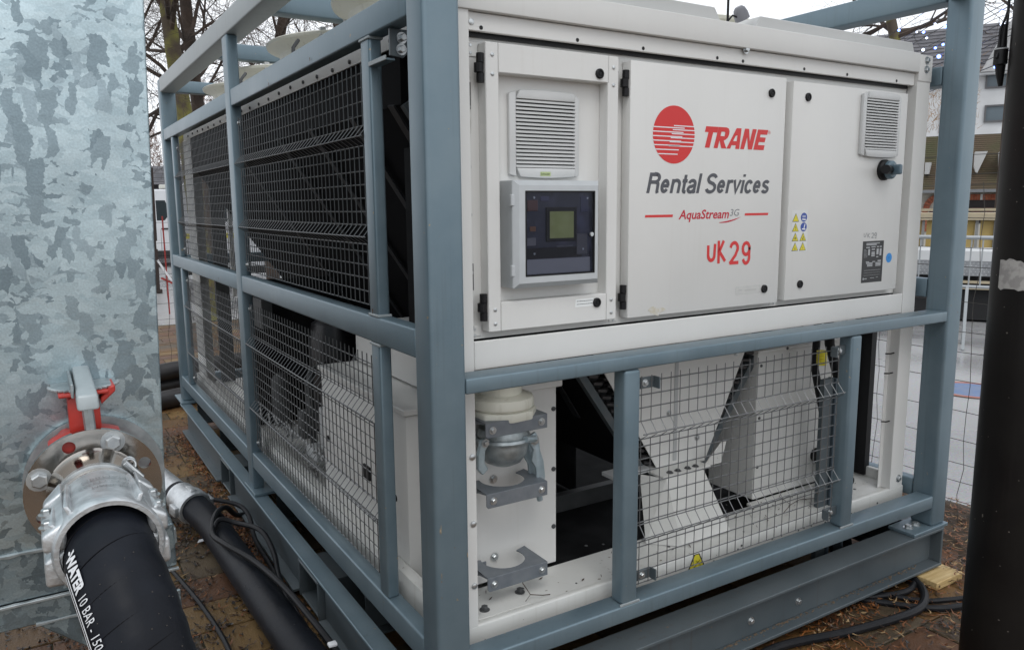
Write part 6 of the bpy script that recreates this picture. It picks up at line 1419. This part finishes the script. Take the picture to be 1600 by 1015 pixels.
# --- left background
van = far_root('white_van', 'white van parked beyond the fence behind the tank edge', 'van', 7, 24)
VW = mat('van_white', (0.62, 0.63, 0.65), 0.25); TYRE = mat('tyre_black', (0.02, 0.02, 0.02), 0.7)
MB().prism([(-2.0, 0.62), (-2.0, 1.2), (-1.35, 1.45), (-0.75, 2.28), (-0.4, 2.36), (3.2, 2.38), (3.3, 2.2), (3.32, 0.62)], 0.0, 1.9, 'y').build('body', VW, van, 0.05, 3)
MB().prism([(-1.2, 1.48), (-0.70, 2.05), (-0.30, 2.06), (-0.28, 1.46)], -0.012, 0.01, 'y').build('window', mat('van_glass', (0.03, 0.04, 0.045), 0.08), van)
MB().prism([(0.10, 1.50), (0.10, 2.06), (0.34, 2.06), (0.38, 1.95), (0.38, 1.60), (0.30, 1.50)], -0.012, 0.01, 'y').build('window', mat('van_glass', (0.03, 0.04, 0.045), 0.08), van, 0.01)
MB().box(0.2, 0.42, -0.03, 0.0, 1.25, 1.29).build('handle', TYRE, van)
MB().box(-2.05, 3.35, -0.02, 1.9, 0.50, 0.66).build('lower_trim', TYRE, van, 0.02)
MB().box(0.22, 0.62, 0.3, 0.9, 2.385, 2.50).build('roof_light', mat('beacon', (0.55, 0.55, 0.5), 0.3), van, 0.02)
for x in (-1.25, 2.3):
    w_ = MB().lathe([(0.0, 0.0), (0.34, 0.0), (0.36, 0.03), (0.36, 0.2), (0.0, 0.22)], (x, 0.02, GZ+0.36), 'y', 28).build('wheel', TYRE, van); MB().lathe([(0.0, -0.01), (0.2, -0.01), (0.21, 0.005)], (x, 0.02, GZ+0.36), 'y', 20).build('rim', GREYP, w_)
MB().box(-1.42, -1.28, -0.2, -0.05, 1.35, 1.7).build('mirror', TYRE, van, 0.02)
v2 = far_root('white_van', 'white van with a yellow stripe seen through the far mesh panels of the cage', 'van', 15, 17)
MB().prism([(-1.9, 0.6), (-1.9, 2.2), (-1.7, 2.42), (2.2, 2.42), (2.9, 1.5), (3.6, 1.3), (3.65, 0.6)], 0.0, 1.9, 'y').build('body', mat('van_white', (0.62, 0.63, 0.65), 0.25), v2, 0.05, 3)
MB().box(-1.86, 3.5, -0.012, 0.0, 1.22, 1.32).build('stripe', YEL, v2)
for x in (-1.2, -0.1, 1.0): MB().box(x, x+0.85, -0.012, 0.02, 1.55, 2.1).build('window', mat('van_glass', (0.03, 0.04, 0.045), 0.08), v2, 0.01)
MB().box(-1.95, 3.7, -0.02, 1.9, 0.48, 0.64).build('lower_trim', mat('tyre_black', (0.02, 0.02, 0.02), 0.7), v2, 0.02)
for x in (-1.1, 2.6):
    w_ = MB().lathe([(0.0, 0.0), (0.34, 0.0), (0.36, 0.03), (0.36, 0.2), (0.0, 0.22)], (x, 0.0, GZ+0.36), 'y', 28).build('wheel', mat('tyre_black', (0.02, 0.02, 0.02), 0.7), v2); MB().lathe([(0.0, -0.01), (0.2, -0.01), (0.21, 0.005)], (x, 0.0, GZ+0.36), 'y', 20).build('rim', GREYP, w_)
bol = far_root('dark_post', 'thin dark leaning post on the paving in front of the van', 'post', 7, 16.5)
MB().hexa([(-0.10, -0.06, GZ), (0.03, -0.06, GZ), (0.03, 0.06, GZ), (-0.10, 0.06, GZ), (-0.02, -0.05, 2.6), (0.07, -0.05, 2.6), (0.07, 0.05, 2.6), (-0.02, 0.05, 2.6)]).build('shaft', mat('post_brown', (0.05, 0.035, 0.03), 0.7), bol, 0.01)
MB().box(-0.14, 0.07, -0.09, 0.09, GZ, GZ+0.06).build('base', mat('post_brown', (0.05, 0.035, 0.03), 0.7), bol)
rs = far_root('red_stand', 'red and white striped frame standing in front of the van', 'stand', 7, 13)
REDP = mat('stand_red', (0.30, 0.03, 0.025), 0.5)
for k, x in enumerate((0.12,)):
    for j in range(5): MB().box(x, x+0.022, -0.01, 0.01, GZ+0.30*j, GZ+0.30*j+0.298).build('leg_section', REDP, rs)
MB().bar((0.02, -0.02, 1.05), (0.20, -0.02, 0.72), 0.02, 0.03).build('brace', PWHITE, rs)
MB().bar((0.05, -0.02, 0.78), (0.30, -0.02, 0.64), 0.02, 0.03).build('brace', REDP, rs)
for x in (0.02, 0.2): MB().box(x, x+0.07, -0.02, 0.02, 1.22, 1.34).build('panel', PWHITE, rs)
dw = far_root('dark_shed', 'low dark roofed shed behind the white van', 'shed', 7, 28)
MB().box(-3, 5, 0, 3, 0, 2.6).build('wall', mat('shed_wall', (0.06, 0.055, 0.06), 0.8), dw)
MB().hexa([(-3.2, -0.3, 2.6), (5.2, -0.3, 2.6), (5.2, 3.3, 2.6), (-3.2, 3.3, 2.6), (-3.2, 1.2, 3.25), (5.2, 1.2, 3.25), (5.2, 1.8, 3.25), (-3.2, 1.8, 3.25)]).build('roof', SLATE, dw)
g = MB()
for k in range(4): g.box(-3.2, 5.2, -0.31+0.35*k, -0.28+0.35*k, 2.66+0.15*k, 2.69+0.15*k)
g.build('roof_battens', WFR, dw)

# ================================================================ BARE TREES
def grow(mb, p, d, L_, r_, depth, spread=0.6, gravity=0.0, kids=(2, 3), twist=0.18):
    n_ = 4 if depth > 1 else 3; pts = [p.copy()]; rr = [r_]; dd = d.copy()
    for i in range(n_):
        dd = (dd+Vector((random.uniform(-twist, twist), random.uniform(-twist, twist), random.uniform(-twist, twist)+gravity))).normalized()
        pts.append(pts[-1]+dd*L_/n_); rr.append(r_*(1-0.45*(i+1)/n_) if depth > 0 else r_*(1-0.8*(i+1)/n_))
    rr = [max(q_, 0.0022) for q_ in rr]
    mb.tube(pts, rr, 7 if r_ > 0.05 else (5 if r_ > 0.015 else 3), caps=False, smooth=r_ > 0.01)
    if depth == 0: return
    for k in range(random.randint(*kids)+(1 if depth > 2 else 0)):
        i = random.randint(1, n_) if k else n_
        a = random.uniform(0, 2*PI); u = dd.orthogonal().normalized(); w = dd.cross(u); s_ = random.uniform(spread*0.6, spread*1.3)
        nd = (dd+(u*math.cos(a)+w*math.sin(a))*s_).normalized()
        grow(mb, pts[i], nd, L_*random.uniform(0.55, 0.85), rr[i]*random.uniform(0.5, 0.72), depth-1, spread, gravity, kids, twist)
def tree(lab, loc, seed, trunk, r_, limbs, bark, depth=4, spread=0.75, L_=1.6, gravity=0.0, kids=(2, 3)):
    random.seed(seed); t = thing('bare_tree', lab, 'tree', loc)
    pts = [Vector(loc)+Vector(p) for p in trunk]; m = len(pts)
    MB().tube(pts, [r_*(1-0.45*i/(m-1)) for i in range(m)], 14).build('trunk', bark, t)
    g = MB()
    for (h, az, el, l, rr) in limbs:
        i = min(m-2, int(h*(m-1))); p = pts[i].lerp(pts[i+1], h*(m-1)-i); a = R(az); e = R(el)
        grow(g, p, Vector((math.sin(a)*math.cos(e), math.cos(a)*math.cos(e), math.sin(e))), l, rr, depth, spread, gravity, kids)
    g.build('branches', bark if len(limbs) < 5 else TWIG, t)
    return t
def at(az, D): return (CAM.x+D*math.sin(R(az)), CAM.y+D*math.cos(R(az)), GZ)
lm = lambda n_, s, h0=0.35, h1=1.0, l=1.7, rr=0.05, el=(5, 65): [(random.Random(s+i).uniform(h0, h1), random.Random(s*3+i).uniform(0, 360), random.Random(s*7+i).uniform(*el), l*random.Random(s+9*i).uniform(.7, 1.2), rr*random.Random(s+5*i).uniform(.6, 1.1)) for i in range(n_)]
tree('bare tree with mossy yellow-green trunk behind the far cage corner', at(9.3, 12), 21, [(0.15, 0, 0), (0.10, 0, 1.5), (0.02, 0, 2.9), (-0.06, 0, 3.7), (-0.12, 0, 4.6), (-0.16, 0, 6.0), (-0.1, 0, 7.5)], 0.135, lm(24, 5, 0.34, 0.98, 1.7, 0.036), BARK, 5)
tree('dark bare tree with a forked trunk just right of the mossy one', at(11.0, 13.5), 33, [(0.0, 0, 0), (-0.1, 0, 2), (-0.22, 0, 4), (-0.30, 0, 6), (-0.3, 0, 8)], 0.12, lm(16, 17, 0.4, 0.98, 1.7, 0.034), TWIG, 5)
tree('slim bare tree whose branches show over the top rail', at(14.5, 15), 45, [(0, 0, 0), (-0.1, 0, 2.5), (0.3, 0, 4.4), (0.7, 0, 6.2), (0.9, 0, 8)], 0.12, lm(15, 31, 0.4, 0.98, 2.0, 0.034), TWIG, 5)
tree('thin bare tree behind the fan shrouds with fine drooping twigs', at(19.5, 13), 57, [(0, 0, 0), (0.05, 0, 2.0), (0.0, 0, 3.4), (0.1, 0, 5.0), (0.1, 0, 6.5)], 0.08, lm(14, 43, 0.45, 0.98, 1.8, 0.026), TWIG, 5, gravity=-0.03)
tree('mossy yellow-barked tree wrapped in blue lights behind the chiller roof', at(56.6, 14), 61, [(0, 0, 0), (0, 0, 2.0), (0.15, 0, 3.4), (0.28, 0, 4.1), (0.0, 0, 4.7), (-0.15, 0, 5.4)], 0.11, lm(13, 71, 0.6, 0.98, 1.3, 0.045, (-10, 60)), BARK, 3)
tree('bare tree crown behind the white building edge at the top right', at(63.8, 20), 77, [(0, 0, 0), (0, 0, 3), (0, 0, 5.0), (0.1, 0, 6.6), (0.1, 0, 8)], 0.16, lm(14, 91, 0.5, 0.98, 1.8, 0.05), TWIG, 4)
tree('far bare tree standing left of the mossy trunk', at(5.5, 16), 88, [(0, 0, 0), (0.1, 0, 3), (0, 0, 5.5), (0.1, 0, 8)], 0.13, lm(18, 103, 0.25, 0.98, 2.2, 0.035), TWIG, 5)
# small tree clumps seen low over the roof deck
def fuzzy(name, lab, az, D, w, h0, h1, n_, mt, cat, seed, leaf=0.05, sx_=0.0):
    random.seed(seed); a = R(az); o = far_root(name, lab, cat, az, D); g = MB()
    for k in range(n_):
        x = random.uniform(-w, w); y = random.uniform(0, 1.5); z = h0+(h1-h0)*random.random()**1.1*(0.75+0.25*math.sin(x*2.1+seed)+0.15*math.sin(x*7))
        d = Vector((random.gauss(0, .5), random.gauss(0, .5), random.uniform(0.1, 1))).normalized(); l = random.uniform(2, 5)*leaf; r_ = d.orthogonal().normalized()*leaf*0.12
        p = Vector((x, y, z)); g.add([p-r_, p+r_, p+d*l], [(0,1,2)])
    g.build('twigs', mt, o); 
    MB().tube([(sx_, 0.5, GZ), (sx_, 0.5, h0+0.5)], 0.06, 8).build('stem', TWIG, o)
HEDGE = mat('beech_hedge', (0.13, 0.065, 0.04), 0.8, col2=(0.22, 0.12, 0.075), noise_s=1.2)
fuzzy('beech_hedge', 'tall reddish brown winter hedge behind the shed at the left', 7, 31, 3.2, 0.4, 5.9, 26000, HEDGE, 'hedge', 3, 0.075)
fuzzy('pine_tree', 'dark distant conifer crown just above the back cross beam', 13.0, 26, 1.0, 2.5, 5.5, 6000, mat('conifer', (0.035, 0.04, 0.022), 0.85, col2=(0.09, 0.05, 0.03), noise_s=2), 'tree', 9, 0.06)
fuzzy('autumn_bush', 'orange brown leafy crown beside the mossy tree behind the chiller roof', 59.6, 20, 0.9, 3.4, 5.2, 900, mat('autumn_leaf', (0.30, 0.16, 0.05), 0.8, col2=(0.22, 0.13, 0.06), noise_s=2), 'bush', 12, 0.05, -1.1)
# ================================================================ BLUE FAIRY LIGHTS
BULB = mat('bulb_blue', (0.2, 0.3, 0.9), 0.4, emis=((0.12, 0.22, 1.0), 7)); BULBW = mat('bulb_white', (0.8, 0.85, 1), 0.4, emis=((0.65, 0.75, 1.0), 2.2))
du_ = Vector((0.647, 0.762, 0)); dp = Vector((0.762, -0.647, 0))
random.seed(14)
for k in range(11):
    z = 3.22+0.095*k; p = 3.5+0.05*math.sin(k*2.3)
    s0, s1 = 4.8, 17
    pts = [CAM+dp*p+du_*(s0+(s1-s0)*i/14) for i in range(15)]
    pts = [Vector((q_.x, q_.y, z-0.10*math.sin(PI*i/14)+0.004*math.sin(i*3+k))) for i, q_ in enumerate(pts)]
    st = tag(MB().tube(pts, 0.0045, 4, smooth=False).build('light_string', BLACK), ('lowest', 'second lowest', 'third from the bottom', 'fourth from the bottom', 'fifth from the bottom', 'middle', 'fifth from the top', 'fourth from the top', 'third from the top', 'second highest', 'highest')[k]+' of the parallel strings of small blue lights above the fence', 'light string', 'strings of blue lights above the fence')
    g = MB(); gw_ = MB()
    for j in range(20):
        t = 13.9*random.random(); i = int(t); q_ = pts[i].lerp(pts[i+1], t-i)+Vector((random.uniform(-.02, .02), 0, -0.02))
        rr2 = random.uniform(0.011, 0.024); (gw_ if random.random() < 0.4 else g).lathe([(0, -rr2), (rr2*.8, -rr2*.5), (rr2, 0), (rr2*.8, rr2*.5), (0, rr2)], q_, 'z', 8)
    g.build('blue_bulbs', BULB, st, kind='stuff'); gw_.build('white_bulbs', BULBW, st, kind='stuff')
